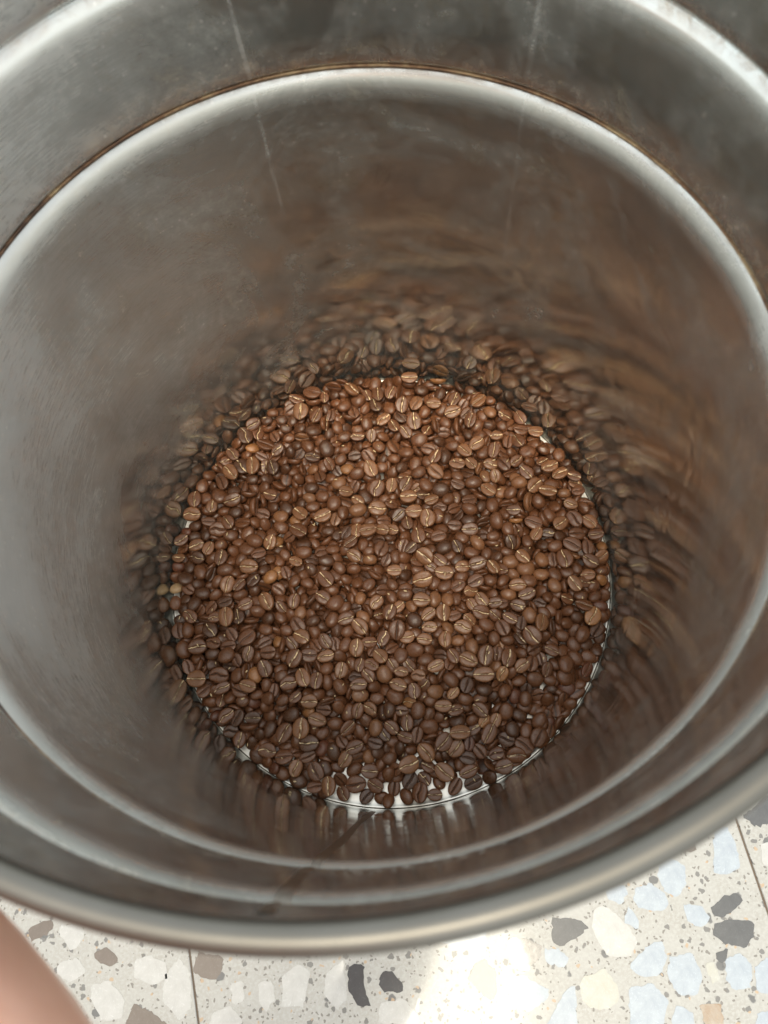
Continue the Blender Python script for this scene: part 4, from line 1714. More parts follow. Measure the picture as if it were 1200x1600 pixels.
-822 -8 31 -30 -6 131 91 17
825 -433 54 38 -7 27 99 17
-22 1014 61 166 -12 -6 93 17
-223 -564 29 117 -5 -27 97 17
36 71 38 -26 13 115 99 17
397 -28 40 -110 -14 -62 104 17
111 567 37 -44 -13 -27 100 17
-707 45 36 -66 -15 24 103 17
-944 718 25 -23 -4 -168 100 17
680 529 22 112 4 172 99 17
-164 -773 55 -170 -5 159 96 17
719 -690 34 150 -11 143 96 17
37 -1006 42 -132 22 144 101 17
414 625 48 -26 3 148 103 17
-1096 -215 37 12 -19 -20 102 17
1149 -258 41 -105 -26 -155 101 17
-724 -494 34 -147 -13 -41 91 17
-951 296 27 155 14 7 96 17
1022 -414 27 -5 6 14 102 17
-647 461 28 -157 1 104 91 17
1053 -687 23 -149 2 10 104 17
857 542 26 2 0 -90 101 17
948 -847 35 -121 12 -56 93 17
110 106 27 -93 -10 171 102 17
-1116 -550 50 140 -18 167 95 17
-1187 -205 31 -37 4 -44 93 17
485 -1 25 -64 0 23 96 17
1007 -338 23 -48 -7 -4 99 17
49 -879 30 133 3 -87 96 17
-942 224 24 -45 -4 170 100 17
516 -593 33 157 -3 110 102 17
-983 -547 27 -15 2 -26 96 17
153 1135 37 -65 -5 -119 97 17
-101 -855 34 149 -16 17 101 17
1019 214 28 81 10 -169 100 17
-339 569 25 109 11 -173 93 17
-799 382 25 -134 2 160 95 17
-146 645 31 -57 -12 14 102 17
-358 -598 29 -171 -1 -50 91 17
1227 202 54 -39 -43 27 99 17
-767 -207 60 -17 -6 135 104 17
-707 719 29 116 -2 97 101 17
-901 -281 25 -137 -6 -17 90 17
-405 -745 35 33 10 43 96 17
-25 -938 32 68 -5 34 102 17
-124 89 55 119 26 -43 100 17
299 342 59 51 -2 -145 101 17
-150 1001 28 48 -13 -170 96 17
317 -84 53 -59 1 -12 95 17
729 566 29 -9 18 -4 91 17
179 -621 32 153 -3 60 98 17
495 1089 25 -10 5 -169 104 17
-401 -689 38 -25 -20 -152 98 17
1203 54 27 75 -12 -5 101 17
404 -817 31 109 -2 120 97 17
739 232 26 -103 7 -16 96 17
-530 459 37 -62 -15 28 103 17
744 685 25 -92 -3 156 91 17
-975 -164 35 81 26 170 98 17
215 -822 29 -154 20 -1 99 17
739 7 32 -83 -13 -31 90 17
28 748 40 55 -9 152 92 17
-154 -986 24 -35 -1 -159 93 17
757 -298 44 -55 44 -20 100 17
-30 -615 31 34 -3 79 101 17
1140 53 24 -42 -7 9 96 17
1245 -254 33 -109 10 -130 91 17
802 -45 28 -170 3 81 93 17
-84 434 37 -97 -12 130 97 17
-590 -810 23 30 -4 170 97 17
494 812 33 -140 5 -41 101 17
98 298 37 -25 -13 115 96 17
-599 -667 23 86 -5 -167 91 17
793 -595 46 121 1 19 100 17
909 320 34 -164 4 -58 90 17
-908 -134 45 11 -11 -59 94 17
-757 992 35 139 5 -139 101 17
-508 697 35 144 -23 -169 101 17
-585 430 45 -93 -18 -162 97 17
-614 325 24 -117 -5 -10 96 17
1151 194 56 -45 -3 72 103 17
-866 412 44 134 -15 -24 99 17
-44 -555 39 122 15 147 97 17
-215 -981 31 -35 16 167 98 17
-472 802 28 1 0 -84 101 17
683 -463 37 -32 -16 43 94 17
-312 -240 25 110 -7 -14 93 17
317 -226 24 109 -6 -10 97 17
-180 -37 52 94 -19 169 104 17
706 330 39 79 -8 -25 92 17
-1106 -438 17 -118 0 -179 100 17
-618 986 30 37 7 -160 103 17
281 -152 36 -97 -7 -65 104 17
-632 1094 30 14 11 -161 95 17
-200 951 36 -87 -14 149 100 17
-274 1042 32 -131 19 -16 92 17
-292 770 27 -20 -8 12 100 17
-379 1131 23 -132 -6 174 99 17
57 -398 39 85 8 -25 96 17
415 -462 23 142 -8 -178 101 17
-1153 -163 29 137 3 100 98 17
-751 -793 48 17 -22 121 102 17
-777 712 48 158 17 -155 97 17
23 -645 30 142 -9 27 91 17
1040 -600 31 84 -4 37 98 17
895 -200 23 4 4 -12 93 17
406 1114 38 132 -14 36 102 17
-1189 -334 34 -156 22 167 99 17
288 454 23 26 -7 5 100 17
529 868 30 -165 1 -80 103 17
-735 516 32 -36 13 152 93 17
-479 419 24 107 -12 3 93 17
-658 -108 28 84 -9 -17 95 17
226 -364 23 154 4 -13 91 17
294 903 33 60 -1 -54 104 17
60 1134 36 3 -29 -15 92 17
469 -519 33 -95 -4 -68 100 17
268 126 28 11 -2 -97 95 17
969 -513 41 92 23 151 103 17
-108 -435 20 144 -1 -6 100 17
791 493 38 156 -24 159 100 17
-1090 -92 29 -57 6 -22 99 17
845 -580 37 130 2 -84 100 17
-116 -361 32 -124 -3 -137 100 17
285 -933 38 -100 36 -167 95 17
1191 -118 29 -143 9 -14 101 17
-637 -622 19 26 4 -4 91 17
-324 -773 28 -16 -7 17 100 17
-120 375 35 88 14 -41 91 17
613 -6 32 -28 -15 -18 95 17
-617 -546 23 -74 8 3 99 17
659 646 78 153 -10 -46 102 17
513 920 32 -112 -16 -16 98 17
491 -194 31 4 -26 2 95 17
311 -386 28 174 -2 5 92 17
544 -174 21 -22 -5 -175 95 17
-777 311 25 85 14 -3 94 17
-741 -24 26 28 2 -162 101 17
438 -966 26 29 11 -4 103 17
-422 -801 49 -161 5 -119 95 17
-117 821 28 88 -4 151 94 17
-1213 116 33 -20 -10 -158 103 17
23 293 27 -123 -2 -88 99 17
-612 -1013 24 117 1 16 100 17
-981 -461 46 164 10 -139 101 17
323 1058 42 78 -32 -17 103 17
-769 -549 29 173 5 -32 94 17
-1011 469 20 153 -5 2 97 17
-345 -1043 28 -14 -4 81 91 17
-1032 -712 24 70 -10 -5 97 17
-123 1073 30 122 -26 3 92 17
108 -787 52 170 11 150 100 17
178 -541 35 29 -14 -148 96 17
518 -661 24 -127 0 93 90 17
735 168 30 -148 1 -108 96 17
-10 -401 19 -138 2 178 98 17
1216 -203 28 -163 1 -25 102 17
-558 -610 32 134 -3 145 104 17
-876 -714 55 28 -39 164 95 17
-255 -733 27 46 16 174 94 17
-789 -689 26 -21 -7 -10 103 17
788 -960 20 -114 0 -174 102 17
708 394 20 51 -1 173 100 17
452 746 31 -23 26 173 91 17
236 -742 44 -2 29 -144 101 17
-565 697 67 -175 24 -151 91 17
-1172 331 49 104 15 162 92 17
1098 -520 37 -20 15 -34 100 17
-877 -30 27 -39 16 -173 90 17
275 648 29 166 -15 168 94 17
-586 1059 25 50 0 -26 93 17
386 144 33 -114 -9 -27 101 17
-552 -961 31 7 -8 33 91 17
211 835 33 -119 -8 50 91 17
-343 355 26 156 -11 5 99 17
259 1063 42 105 26 146 100 17
952 202 25 -20 4 12 104 17
-282 1161 29 -30 -20 -4 94 17
6 1047 36 9 -21 -164 100 17
1272 15 37 93 12 -65 97 17
-4 118 29 62 8 -24 93 17
334 -941 35 -56 -6 126 103 17
-281 -663 44 -72 13 -11 94 17
-712 -576 27 64 0 92 101 17
-382 -422 33 83 -4 -42 97 17
79 -68 29 163 -4 99 96 17
-397 796 23 123 -5 11 90 17
361 -325 31 47 8 -146 93 17
536 241 28 87 2 -96 95 17
-664 785 29 -112 0 -160 95 17
226 400 38 -173 -19 -148 97 17
-1052 65 30 160 1 -76 102 17
-775 194 30 -112 6 -22 101 17
-915 -671 47 75 -3 -136 101 17
-1162 -51 59 -24 13 180 94 17
1006 -57 37 -138 1 -1 96 17
987 537 47 151 2 176 93 17
-31 882 46 152 20 -154 103 17
977 -807 27 27 0 -90 104 17
230 896 38 -51 -22 154 99 17
-193 -622 53 167 13 171 94 17
-36 242 25 -46 -10 -10 93 17
-404 -291 43 -113 0 38 102 17
167 -296 19 -62 6 0 92 17
555 -231 19 -10 1 171 91 17
-355 1075 35 58 -3 -53 102 17
-664 -495 29 -122 -1 -51 92 17
417 104 59 138 -12 -118 98 17
1186 139 30 -42 -10 17 100 17
166 -767 32 -174 4 -136 98 17
-475 -842 34 99 -17 -159 98 17
-728 243 19 164 2 178 98 17
-1006 14 36 163 20 15 91 17
-445 -233 28 155 -1 -102 96 17
997 271 39 15 -33 160 94 17
-462 273 46 -162 8 117 100 17
792 585 27 -15 2 157 101 17
-546 1007 31 -120 -10 161 102 17
-1002 -330 30 -78 7 -36 90 17
-723 617 29 39 0 -102 100 17
-199 589 27 -29 11 13 90 17
1235 254 49 -57 26 5 95 17
631 253 28 -75 9 15 97 17
-819 -767 23 -68 -3 165 94 17
-379 895 44 -88 23 -54 102 17
-14 -450 36 -178 -24 -21 95 17
449 669 29 111 2 94 103 17
-377 631 30 -4 2 143 100 17
-904 -794 38 -41 -25 -5 96 17
-242 1205 62 158 -4 117 103 17
52 952 25 -38 7 -9 100 17
76 -689 32 93 -7 141 95 17
644 -691 52 104 -2 -143 97 17
1030 82 24 -97 -9 5 100 17
418 233 30 87 -14 -16 94 17
-517 -505 27 6 -20 3 91 17
-688 971 34 -56 -21 17 96 17
-78 -746 26 -163 6 -168 102 17
6 1114 43 158 -23 175 92 17
673 -149 37 116 -4 -71 98 17
-928 -86 28 -16 15 -175 100 17
287 295 25 -8 -10 -3 100 17
804 -197 45 144 36 17 102 17
-469 326 30 133 1 -74 99 17
10 814 21 95 -3 10 90 17
-177 -365 56 -132 24 153 100 17
-794 -761 57 118 33 170 92 17
-1051 286 68 165 7 110 104 17
-484 -39 65 -62 8 -161 95 17
565 499 22 51 8 -180 100 17
-202 490 34 -12 -5 -74 104 17
-291 869 31 30 8 -24 100 17
-718 -400 23 72 -13 -178 90 17
-1173 -26 25 -52 5 169 101 17
-81 137 39 16 19 113 95 17
-181 1055 38 -138 27 -165 102 17
898 868 32 32 3 -54 98 17
405 394 20 -29 -7 -178 90 17
-36 -33 41 49 -18 -124 101 17
-1103 449 28 -100 2 84 94 17
-357 441 27 -153 -5 -161 101 17
156 618 51 157 -21 -7 103 17
283 -640 34 33 -22 -173 103 17
588 796 30 66 12 -21 92 17
-485 -1048 27 -126 -7 163 97 17
766 -247 26 -34 -3 -160 97 17
278 741 34 -32 -14 158 101 17
971 -312 55 117 20 -159 93 17
-163 -555 30 -125 -14 -166 96 17
-61 -126 34 -65 -10 -52 91 17
-152 -746 28 -78 -1 32 97 17
-727 -877 33 116 -8 30 101 17
-580 271 42 -110 -35 -166 103 17
114 -415 26 16 -3 -15 103 17
16 362 38 -20 24 159 101 17
48 575 21 68 -4 -176 98 17
-924 -440 33 117 8 106 96 17
-610 -929 29 -110 -8 25 92 17
-693 -745 32 -141 4 101 102 17
-1032 205 28 -12 -1 -147 99 17
979 435 27 9 1 -23 102 17
-377 171 32 101 2 -57 97 17
96 499 29 -102 2 108 91 17
-827 647 30 -149 9 -156 97 17
876 202 56 -43 10 156 103 17
752 -421 20 -52 -1 -5 103 17
488 356 49 54 5 162 95 17
-1020 -209 40 -18 -45 177 100 17
888 -374 40 148 -8 -148 91 17
-1063 -157 36 147 -17 -179 98 17
-245 -1038 36 -81 23 -168 103 17
670 -59 25 167 -12 180 101 17
-301 -327 23 132 -9 0 100 17
-361 -27 31 -141 -3 115 94 17
582 159 28 142 1 -93 103 17
-485 180 56 135 -25 27 92 17
433 337 34 -46 7 48 96 17
-324 217 18 161 1 -176 94 17
948 -431 36 97 -16 -142 93 17
-840 525 39 108 -17 -145 101 17
766 782 66 139 -10 -35 104 17
-237 -198 31 -123 -2 119 97 17
-1250 -49 28 -154 -10 15 97 17
-681 511 36 103 2 59 93 17
658 -835 29 -86 13 -7 103 17
-578 580 50 -72 -26 -109 104 17
318 104 57 161 -19 -14 103 17
-643 -237 24 -55 -1 -22 94 17
84 391 29 -156 -14 166 93 17
-189 699 34 -166 10 76 96 17
428 -881 38 59 -21 30 96 17
-309 176 46 10 -33 -10 92 17
922 515 32 19 -12 32 90 17
981 -179 24 149 -7 -4 101 17
633 134 70 165 -15 -36 94 17
-271 341 29 38 16 172 90 17
799 958 45 -152 -27 -122 101 17
-856 45 31 -27 14 -164 98 17
-157 543 33 35 -5 -136 99 17
12 -793 34 48 -11 -152 100 17
-670 -438 38 -178 19 -154 98 17
720 -383 56 100 7 140 102 17
-257 452 18 144 0 -173 90 17
-216 1163 37 59 16 139 94 17
-813 -472 34 -49 21 -13 99 17
281 590 35 -39 27 -168 95 17
-1174 -436 25 -133 -12 -178 96 17
551 98 41 -131 -16 -140 103 17
-729 799 43 -42 7 22 101 17
-513 228 27 100 15 -178 101 17
107 -215 34 -98 -11 -44 92 17
378 -1009 39 -109 21 142 94 17
-658 856 28 147 0 -29 102 17
582 415 27 112 -19 2 93 17
-862 715 32 -82 18 -164 94 17
-951 517 48 84 41 145 102 17
-65 -256 17 -140 1 180 94 17
586 -483 33 -5 6 57 95 17
15 624 41 -167 13 165 92 17
-1217 280 32 -152 9 31 97 17
26 -742 61 150 1 35 102 17
-1104 -322 31 -48 -2 -40 100 17
-880 -506 27 70 0 89 101 17
358 -561 32 97 1 -129 100 17
-1151 -512 26 -84 -2 -19 102 17
-584 -90 26 47 0 91 99 17
784 888 22 28 7 -180 101 17
-502 -580 31 84 -2 119 97 17
735 -490 24 119 7 13 90 17
-188 -810 25 84 4 19 92 17
890 -548 23 10 -2 -16 92 17
390 1047 31 73 7 142 91 17
-683 -43 28 78 0 93 103 17
240 243 19 1 -1 177 101 17
-256 72 36 -34 -18 -31 96 17
53 -542 39 37 -16 -178 102 17
812 223 30 163 -3 37 97 17
454 -368 29 -117 1 40 97 17
448 -744 19 -17 1 -4 99 17
6 -339 42 -24 31 -9 104 17
-1030 557 41 -20 -15 -126 104 17
-163 1133 29 -93 -1 -123 92 17
-779 942 25 109 4 156 90 17
-161 -867 33 89 -19 -168 99 17
705 -268 29 150 -15 -168 94 17
475 249 29 160 13 163 93 17
-420 -528 29 107 -3 -145 93 17
-169 -632 22 -23 -10 -1 93 17
1008 -119 29 18 -14 166 95 17
620 468 34 32 -24 15 94 17
-644 582 31 -142 7 148 95 17
-218 265 28 -63 -1 -140 93 17
-17 1169 24 100 -6 -5 103 17
-116 -704 42 122 29 15 102 17
340 -31 44 -48 30 -138 98 17
971 779 30 49 5 24 92 17
160 681 58 11 -2 -31 97 17
-436 978 30 -157 5 37 92 17
-649 245 26 -132 5 -22 92 17
556 30 47 -96 40 38 100 17
161 895 32 -19 -32 -177 91 17
137 462 33 47 5 -25 104 17
-768 -871 31 107 2 147 103 17
102 741 36 21 -26 12 99 17
-1260 26 28 -113 -5 -20 99 17
-984 435 49 -121 12 178 98 17
958 -237 32 -15 2 76 104 17
-390 -179 23 -165 2 -14 98 17
-237 555 29 156 3 75 92 17
108 1104 56 83 -21 9 103 17
92 222 18 18 0 178 101 17
-597 -737 30 47 -6 -32 95 17
704 -794 26 28 1 95 91 17
-1150 275 18 96 1 2 101 17
-1071 -641 20 150 6 176 91 17
-741 -86 35 -119 17 -150 94 17
400 -200 39 -5 15 -123 98 17
-153 319 30 96 -17 11 94 17
183 138 28 146 2 79 92 17
397 832 23 -170 -8 177 98 17
-339 473 78 126 -29 -158 100 17
571 -569 34 -77 -7 -139 100 17
-480 -80 27 -160 0 31 95 17
1257 -103 35 51 -5 -65 102 17
-639 -688 51 98 9 162 103 17
-988 -40 36 -1 -19 -2 92 17
-35 485 34 -18 -15 -17 103 17
-761 -359 41 -146 7 145 90 17
-862 124 29 -48 2 -101 98 17
-598 -485 27 126 0 91 104 17
347 445 35 -104 -11 120 93 17
-920 -357 25 -97 -6 -19 90 17
397 -1061 42 -99 -30 155 102 17
-321 -717 58 21 36 -2 95 17
-177 441 66 158 6 135 93 17
187 -231 21 -46 -3 -5 100 17
-858 -323 34 55 -19 -164 98 17
101 -484 31 113 -9 -158 100 17
937 711 24 -12 -6 -170 97 17
-496 -284 25 81 1 -163 102 17
1026 498 29 82 7 151 91 17
-343 935 34 107 -5 -41 102 17
195 -175 42 -110 -11 -55 104 17
-82 1 19 -64 4 -2 94 17
660 311 31 -67 -2 101 103 17
-291 -105 21 -166 -1 174 101 17
729 -873 27 -35 4 -156 95 17
248 -1106 25 -24 -13 1 99 17
-25 692 36 -162 -34 -3 96 17
673 832 39 118 -20 151 100 17
689 -1053 31 177 -4 38 97 17
-543 -236 51 20 15 147 96 17
831 -399 26 27 11 6 98 17
-1119 167 30 -80 -12 -21 92 17
-996 687 36 165 29 -10 99 17
-779 -624 45 -32 19 173 101 17
-1107 297 36 -75 16 120 91 17
-892 568 30 -104 -16 -10 97 17
-142 281 71 56 -13 -27 100 17
-679 142 27 -81 -3 -160 102 17
927 463 34 41 -5 -63 100 17
-398 1195 39 57 -17 -52 97 17
201 -691 30 113 3 -119 92 17
-149 -293 32 -51 -19 163 94 17
-721 415 24 -126 -12 -178 97 17
651 50 22 -32 4 7 98 17
-918 381 31 -23 -10 25 96 17
875 -3 30 -119 13 -15 99 17
-800 -75 62 137 -30 156 102 17
-705 -200 43 56 -18 -174 102 17
-682 -1061 45 -172 51 165 102 17
986 596 33 -88 24 -173 99 17
572 934 31 -1 20 8 98 17
735 905 36 55 -16 -48 90 17
-990 -601 30 34 5 73 92 17
-170 -190 21 -139 -1 12 93 17
1177 255 39 24 20 158 97 17
834 760 28 113 5 23 99 17
648 770 22 -172 7 177 100 17
1242 -49 36 5 -26 12 92 17
555 -1076 41 146 -23 51 95 17
751 -744 22 163 10 -176 90 17
-971 783 30 -29 5 29 100 17
-454 -630 47 -69 -5 -127 102 17
92 1012 17 24 1 178 92 17
1099 -68 40 4 39 176 104 17
356 229 39 57 22 24 102 17
843 -795 34 -152 7 106 101 17
615 655 35 -96 28 -3 104 17
-217 193 27 -2 4 -23 97 17
-778 777 69 72 -8 69 94 17
980 -561 31 116 1 -46 100 17
891 -435 43 133 25 -178 104 17
-721 -148 27 -126 4 -161 99 17
-212 405 28 72 0 103 97 17
262 816 25 63 -1 -154 91 17
962 -688 31 -25 4 101 100 17
-318 -1018 28 174 -15 -8 94 17
-172 871 46 -109 -27 -130 102 17
403 -721 65 -135 -4 -151 91 17
230 338 30 5 17 172 97 17
43 -951 26 61 17 178 91 17
677 -657 24 97 -4 8 104 17
-650 -873 31 93 0 119 102 17
908 593 26 -53 16 -176 94 17
242 -995 46 -133 29 49 101 17
-436 -369 28 -31 11 -169 100 17
-165 -1033 36 -174 -15 -30 98 17
527 -388 34 174 17 16 102 17
-217 849 37 121 14 120 95 17
220 -463 26 123 1 88 95 17
-1193 167 18 25 -2 -4 90 17
-937 -219 29 86 -3 83 98 17
-466 -764 25 55 -6 -162 92 17
-535 -760 27 -37 -3 -25 95 17
579 -518 78 148 -15 137 98 17
1045 354 36 91 -16 -29 99 17
-889 258 32 93 -6 -149 101 17
53 -613 43 172 -17 40 94 17
-628 -1077 24 126 -14 178 94 17
789 -863 24 -23 10 -175 95 17
-257 816 26 -13 1 33 90 17
-320 993 31 -90 14 19 93 17
589 326 28 -88 -2 -24 104 17
-76 653 30 -149 -3 -78 96 17
-832 825 21 -168 4 -175 100 17
683 234 26 52 0 153 94 17
-427 460 28 104 -14 167 93 17
886 -701 33 56 6 -120 95 17
-933 832 24 115 -10 -4 99 17
-241 637 31 60 -9 37 90 17
-823 263 31 88 0 59 97 17
-957 -651 40 -73 15 -51 101 17
-1053 -293 31 101 7 -152 97 17
-321 47 22 -89 -5 -8 93 17
-91 -983 25 152 -5 163 92 17
-743 -991 30 59 -1 126 95 17
581 223 36 -75 21 -155 95 17
395 -411 55 -121 -3 -56 93 17
517 545 17 -163 1 -179 94 17
230 -295 25 61 -4 -167 100 17
1079 -300 33 31 -6 59 95 17
885 -143 27 -167 0 36 95 17
-1243 112 54 -34 -2 177 101 17
1170 -484 29 -93 -1 57 93 17
119 942 37 -116 -26 166 101 17
437 -277 32 -132 -18 20 91 17
167 -957 27 -53 -1 -79 91 17
-839 -637 25 69 -12 -2 98 17
-1120 18 35 132 3 174 95 17
78 -837 20 -39 1 -172 96 17
-463 20 30 -98 14 -20 92 17
-247 -383 38 74 -18 -36 97 17
-114 901 26 121 -12 9 94 17
971 -728 41 -105 26 -32 98 17
941 581 60 -96 -16 -175 100 17
-681 1045 26 103 10 -173 98 17
-714 187 54 141 13 -129 103 17
873 677 31 136 -17 7 102 17
-1219 -275 45 44 -6 170 101 17
-52 -198 31 -22 -20 171 96 17
-567 -297 36 -138 -27 165 96 17
1024 -468 32 5 6 49 93 17
-921 -537 49 -105 11 -141 100 17
395 271 63 158 30 -27 98 17
-96 1126 29 -1 -10 -159 93 17
469 -845 24 -29 2 -164 97 17
-70 799 61 -174 0 -105 104 17
-859 -813 33 -167 17 -18 96 17
625 -552 45 -44 -10 51 93 17
-451 584 31 34 -1 77 102 17
1109 -459 24 12 -6 14 91 17
-204 -332 35 3 -22 -156 91 17
265 -51 37 10 22 -26 95 17
943 -598 17 -5 -1 -2 96 17
-336 677 29 -58 -1 -32 100 17
841 -289 24 -93 6 169 96 17
-510 61 21 10 -1 9 95 17
499 697 27 177 -15 175 93 17
-40 187 27 -176 -1 38 93 17
-39 -1075 31 56 -5 -142 95 17
-105 -513 23 -104 -2 167 98 17
605 276 58 169 -2 -44 96 17
186 -391 35 150 2 149 93 17
612 -781 41 37 0 -125 100 17
-815 -122 42 170 -5 -119 95 17
-207 -748 29 56 5 -79 92 17
-101 -1080 23 101 3 -12 95 17
-952 -490 21 169 3 6 97 17
-296 -171 31 147 -13 17 96 17
-591 782 30 31 3 -106 96 17
970 366 30 142 -6 27 97 17
-55 -814 28 77 -5 30 91 17
790 385 33 29 8 -56 91 17
-48 -340 27 -142 -6 -165 101 17
-256 1233 28 55 -19 -175 92 17
955 9 34 -111 25 -9 99 17
875 -817 31 -110 25 -6 92 17
553 -333 38 -66 20 30 97 17
-22 568 43 39 33 -23 98 17
20 -207 32 52 -22 -172 94 17
-429 -47 42 138 8 -144 91 17
-801 862 54 -61 -2 -61 102 17
481 -429 43 85 -15 17 91 17
-840 -542 34 48 0 151 104 17
612 1095 30 -97 -25 176 92 17
-27 -688 21 156 2 7 100 17
-585 -228 32 135 -3 37 103 17
763 405 55 24 6 -31 103 17
-987 -771 21 -176 2 173 96 17
1069 -233 33 151 -8 -27 103 17
736 -644 30 133 1 -80 103 17
914 149 35 150 29 11 91 17
-1162 474 29 125 0 114 94 17
204 718 32 -132 13 18 101 17
1083 643 27 -103 2 35 91 17
1063 570 31 149 -7 28 99 17
549 -764 25 72 -1 -160 96 17
100 640 25 -60 5 9 102 17
887 -71 37 -93 -1 -78 97 17
-799 572 33 -5 -9 -13 100 17
-398 1022 29 -22 -3 106 92 17
-80 533 35 -112 -17 20 101 17
608 -651 25 127 0 -26 92 17
751 312 36 178 38 -178 96 17
-475 -916 34 41 10 -28 102 17
290 1126 30 -54 -8 -17 102 17
65 1068 19 68 -2 -177 98 17
-677 -335 32 96 -3 -133 99 17
-989 592 31 143 10 -17 103 17
497 475 33 -135 -4 -50 99 17
570 610 25 -29 5 -163 93 17
-477 917 26 -37 -11 -177 102 17
5 -277 27 151 6 17 100 17
349 991 33 171 6 33 101 17
-9 -528 24 80 -9 -5 98 17
-521 -668 27 -161 0 -91 100 17
129 993 49 -52 -10 -172 91 17
106 796 24 29 -4 165 94 17
-352 -905 34 -117 14 -20 103 17
-1095 -607 53 -145 -16 32 93 17
329 42 32 93 8 -103 95 17
-13 1255 34 -135 24 -170 100 17
-546 755 25 -132 -1 22 93 17
351 -770 31 39 -10 161 100 17
563 1125 29 -160 10 -158 91 17
-274 269 32 122 -17 162 93 17
824 171 26 164 4 162 99 17
-322 -970 30 -46 -17 -174 102 17
-146 223 26 145 -15 179 99 17
-1232 -161 37 -171 1 69 90 17
38 894 33 -161 8 -56 92 17
339 -147 34 137 23 -10 98 17
-780 39 30 -27 -2 -40 97 17
332 -460 25 -75 -8 174 99 17
-41 751 34 -35 22 -13 98 17
1145 -181 34 8 8 163 102 17
-104 -156 31 -99 -7 -155 95 17
-277 397 33 25 1 106 98 17
-981 66 41 108 19 -140 101 17
925 819 34 3 18 161 99 17
-58 1079 33 35 5 -38 100 17
-946 -14 37 104 -22 -32 93 17
-1049 -540 33 -127 12 33 94 17
-410 -920 25 18 10 -7 94 17
850 115 24 20 8 -4 102 17
168 781 30 89 15 11 95 17
-1181 -268 25 -22 -2 -159 97 17
-442 1163 51 -57 12 -137 96 17
-499 1063 62 -85 -23 167 102 17
470 -1000 28 124 -14 6 101 17
346 -661 34 95 -10 -28 101 17
-110 -64 28 99 0 39 95 17
538 325 32 -60 6 -52 91 17
540 -446 25 -116 -8 -13 91 17
-825 937 46 -23 -10 -31 104 17
455 57 30 -161 0 71 98 17
-496 1162 29 -147 -21 -174 93 17
-535 -726 64 -93 7 97 95 17
-113 -922 40 -119 -28 153 96 17
-989 359 37 3 10 -21 104 17
561 -668 57 98 -22 -179 95 17
364 -891 41 88 15 62 103 17
-1054 -386 32 -16 2 43 100 17
473 948 51 -116 -1 -126 98 17
-235 -918 37 -53 -9 -123 103 17
672 697 38 80 13 37 102 17
218 1129 27 177 -12 8 97 17
1103 403 24 -166 -5 168 97 17
-379 95 33 129 -21 11 100 17
177 1033 46 -97 5 74 101 17
-849 476 47 -122 18 -166 96 17
-504 387 53 -15 -11 -162 98 17
621 890 26 -105 -6 21 91 17
-377 497 39 158 -23 -37 95 17
315 531 53 -73 -2 14 95 17
-182 107 30 -129 -16 9 99 17
48 9 35 111 25 -13 97 17
515 412 30 -149 15 -13 97 17
-555 -653 74 72 28 176 97 17
403 -619 54 112 1 153 101 17
104 1183 43 30 24 -145 102 17
38 -467 55 -92 27 158 94 17
-852 -229 30 -1 -20 2 100 17
-845 905 21 11 1 -9 96 17
938 -74 28 51 -16 -177 99 17
-897 781 33 80 2 93 93 17
719 728 45 -56 -25 54 101 17
-267 482 63 16 -7 69 97 17
-98 -537 59 -153 9 170 95 17
123 -659 22 144 0 -18 93 17
805 -663 22 54 5 6 99 17
-343 -656 30 -158 7 -152 96 17
353 1140 33 38 21 -170 98 17
-1139 523 25 -41 5 -19 90 17
-859 -920 22 109 5 -175 98 17
956 654 26 -13 9 167 94 17
351 930 26 51 -1 87 94 17
-68 1247 38 122 11 -167 91 17
1112 4 32 135 -3 138 100 17
1203 355 25 -110 5 -10 103 17
498 604 24 59 -9 -175 95 17
515 -714 27 -170 -1 82 93 17
688 467 38 -65 27 13 104 17
-628 1026 63 -23 4 -42 90 17
-860 -163 31 34 -17 162 92 17
301 -301 19 -40 -1 -4 99 17
153 381 39 -66 -14 -130 100 17
616 -141 21 -122 1 169 96 17
278 -341 49 -8 6 53 92 17
-314 -397 37 -139 10 71 101 17
594 -921 28 -78 7 -14 102 17
-386 -494 54 -135 -12 -136 103 17
-526 854 23 -47 10 -3 93 17
-453 -976 30 137 2 -101 98 17
270 -873 30 45 19 -14 90 17
734 -937 28 -159 4 -157 101 17
557 707 58 -42 20 40 101 17
-191 35 35 9 -23 20 94 17
-229 -474 60 -16 23 173 102 17
-434 -112 46 -67 17 -20 93 17
-1183 209 30 5 3 -58 92 17
461 -45 31 146 -8 -34 94 17
-683 -996 27 -11 0 149 97 17
-154 434 28 64 -5 -28 93 17
-718 924 49 -24 12 -73 102 17
868 918 52 164 16 -127 96 17
-443 1077 25 178 -2 163 98 17
78 -131 41 -141 -18 -140 102 17
120 -900 20 33 1 12 91 17
-355 -257 39 -112 10 -108 94 17
277 72 38 -54 13 134 96 17
1180 433 34 166 10 -70 93 17
-268 935 28 -1 5 -157 98 17
892 -887 28 76 7 17 99 17
678 -408 30 -16 6 147 94 17
-311 133 29 -165 -3 -142 92 17
40 683 25 -155 -9 4 103 17
1104 249 21 -22 1 8 100 17
-832 174 47 -86 8 149 102 17
685 -741 30 138 14 -18 92 17
864 492 29 147 3 97 98 17
862 -502 38 -79 -14 147 104 17
203 967 38 -179 26 168 92 17
-407 690 26 -19 14 177 99 17
387 589 26 10 -4 -159 94 17
-594 94 40 -174 23 -150 101 17
-426 1049 67 -170 -23 54 91 17
41 1248 38 -112 11 140 98 17
262 -692 70 -66 27 -11 96 17
-212 -259 25 -83 -11 171 91 17
-766 -239 29 154 3 48 90 17
806 17 24 106 6 172 101 17
-528 520 55 -134 -25 141 98 17
992 765 59 -165 -10 157 92 17
-214 1102 36 67 -9 57 98 17
-627 924 42 -110 29 35 97 17
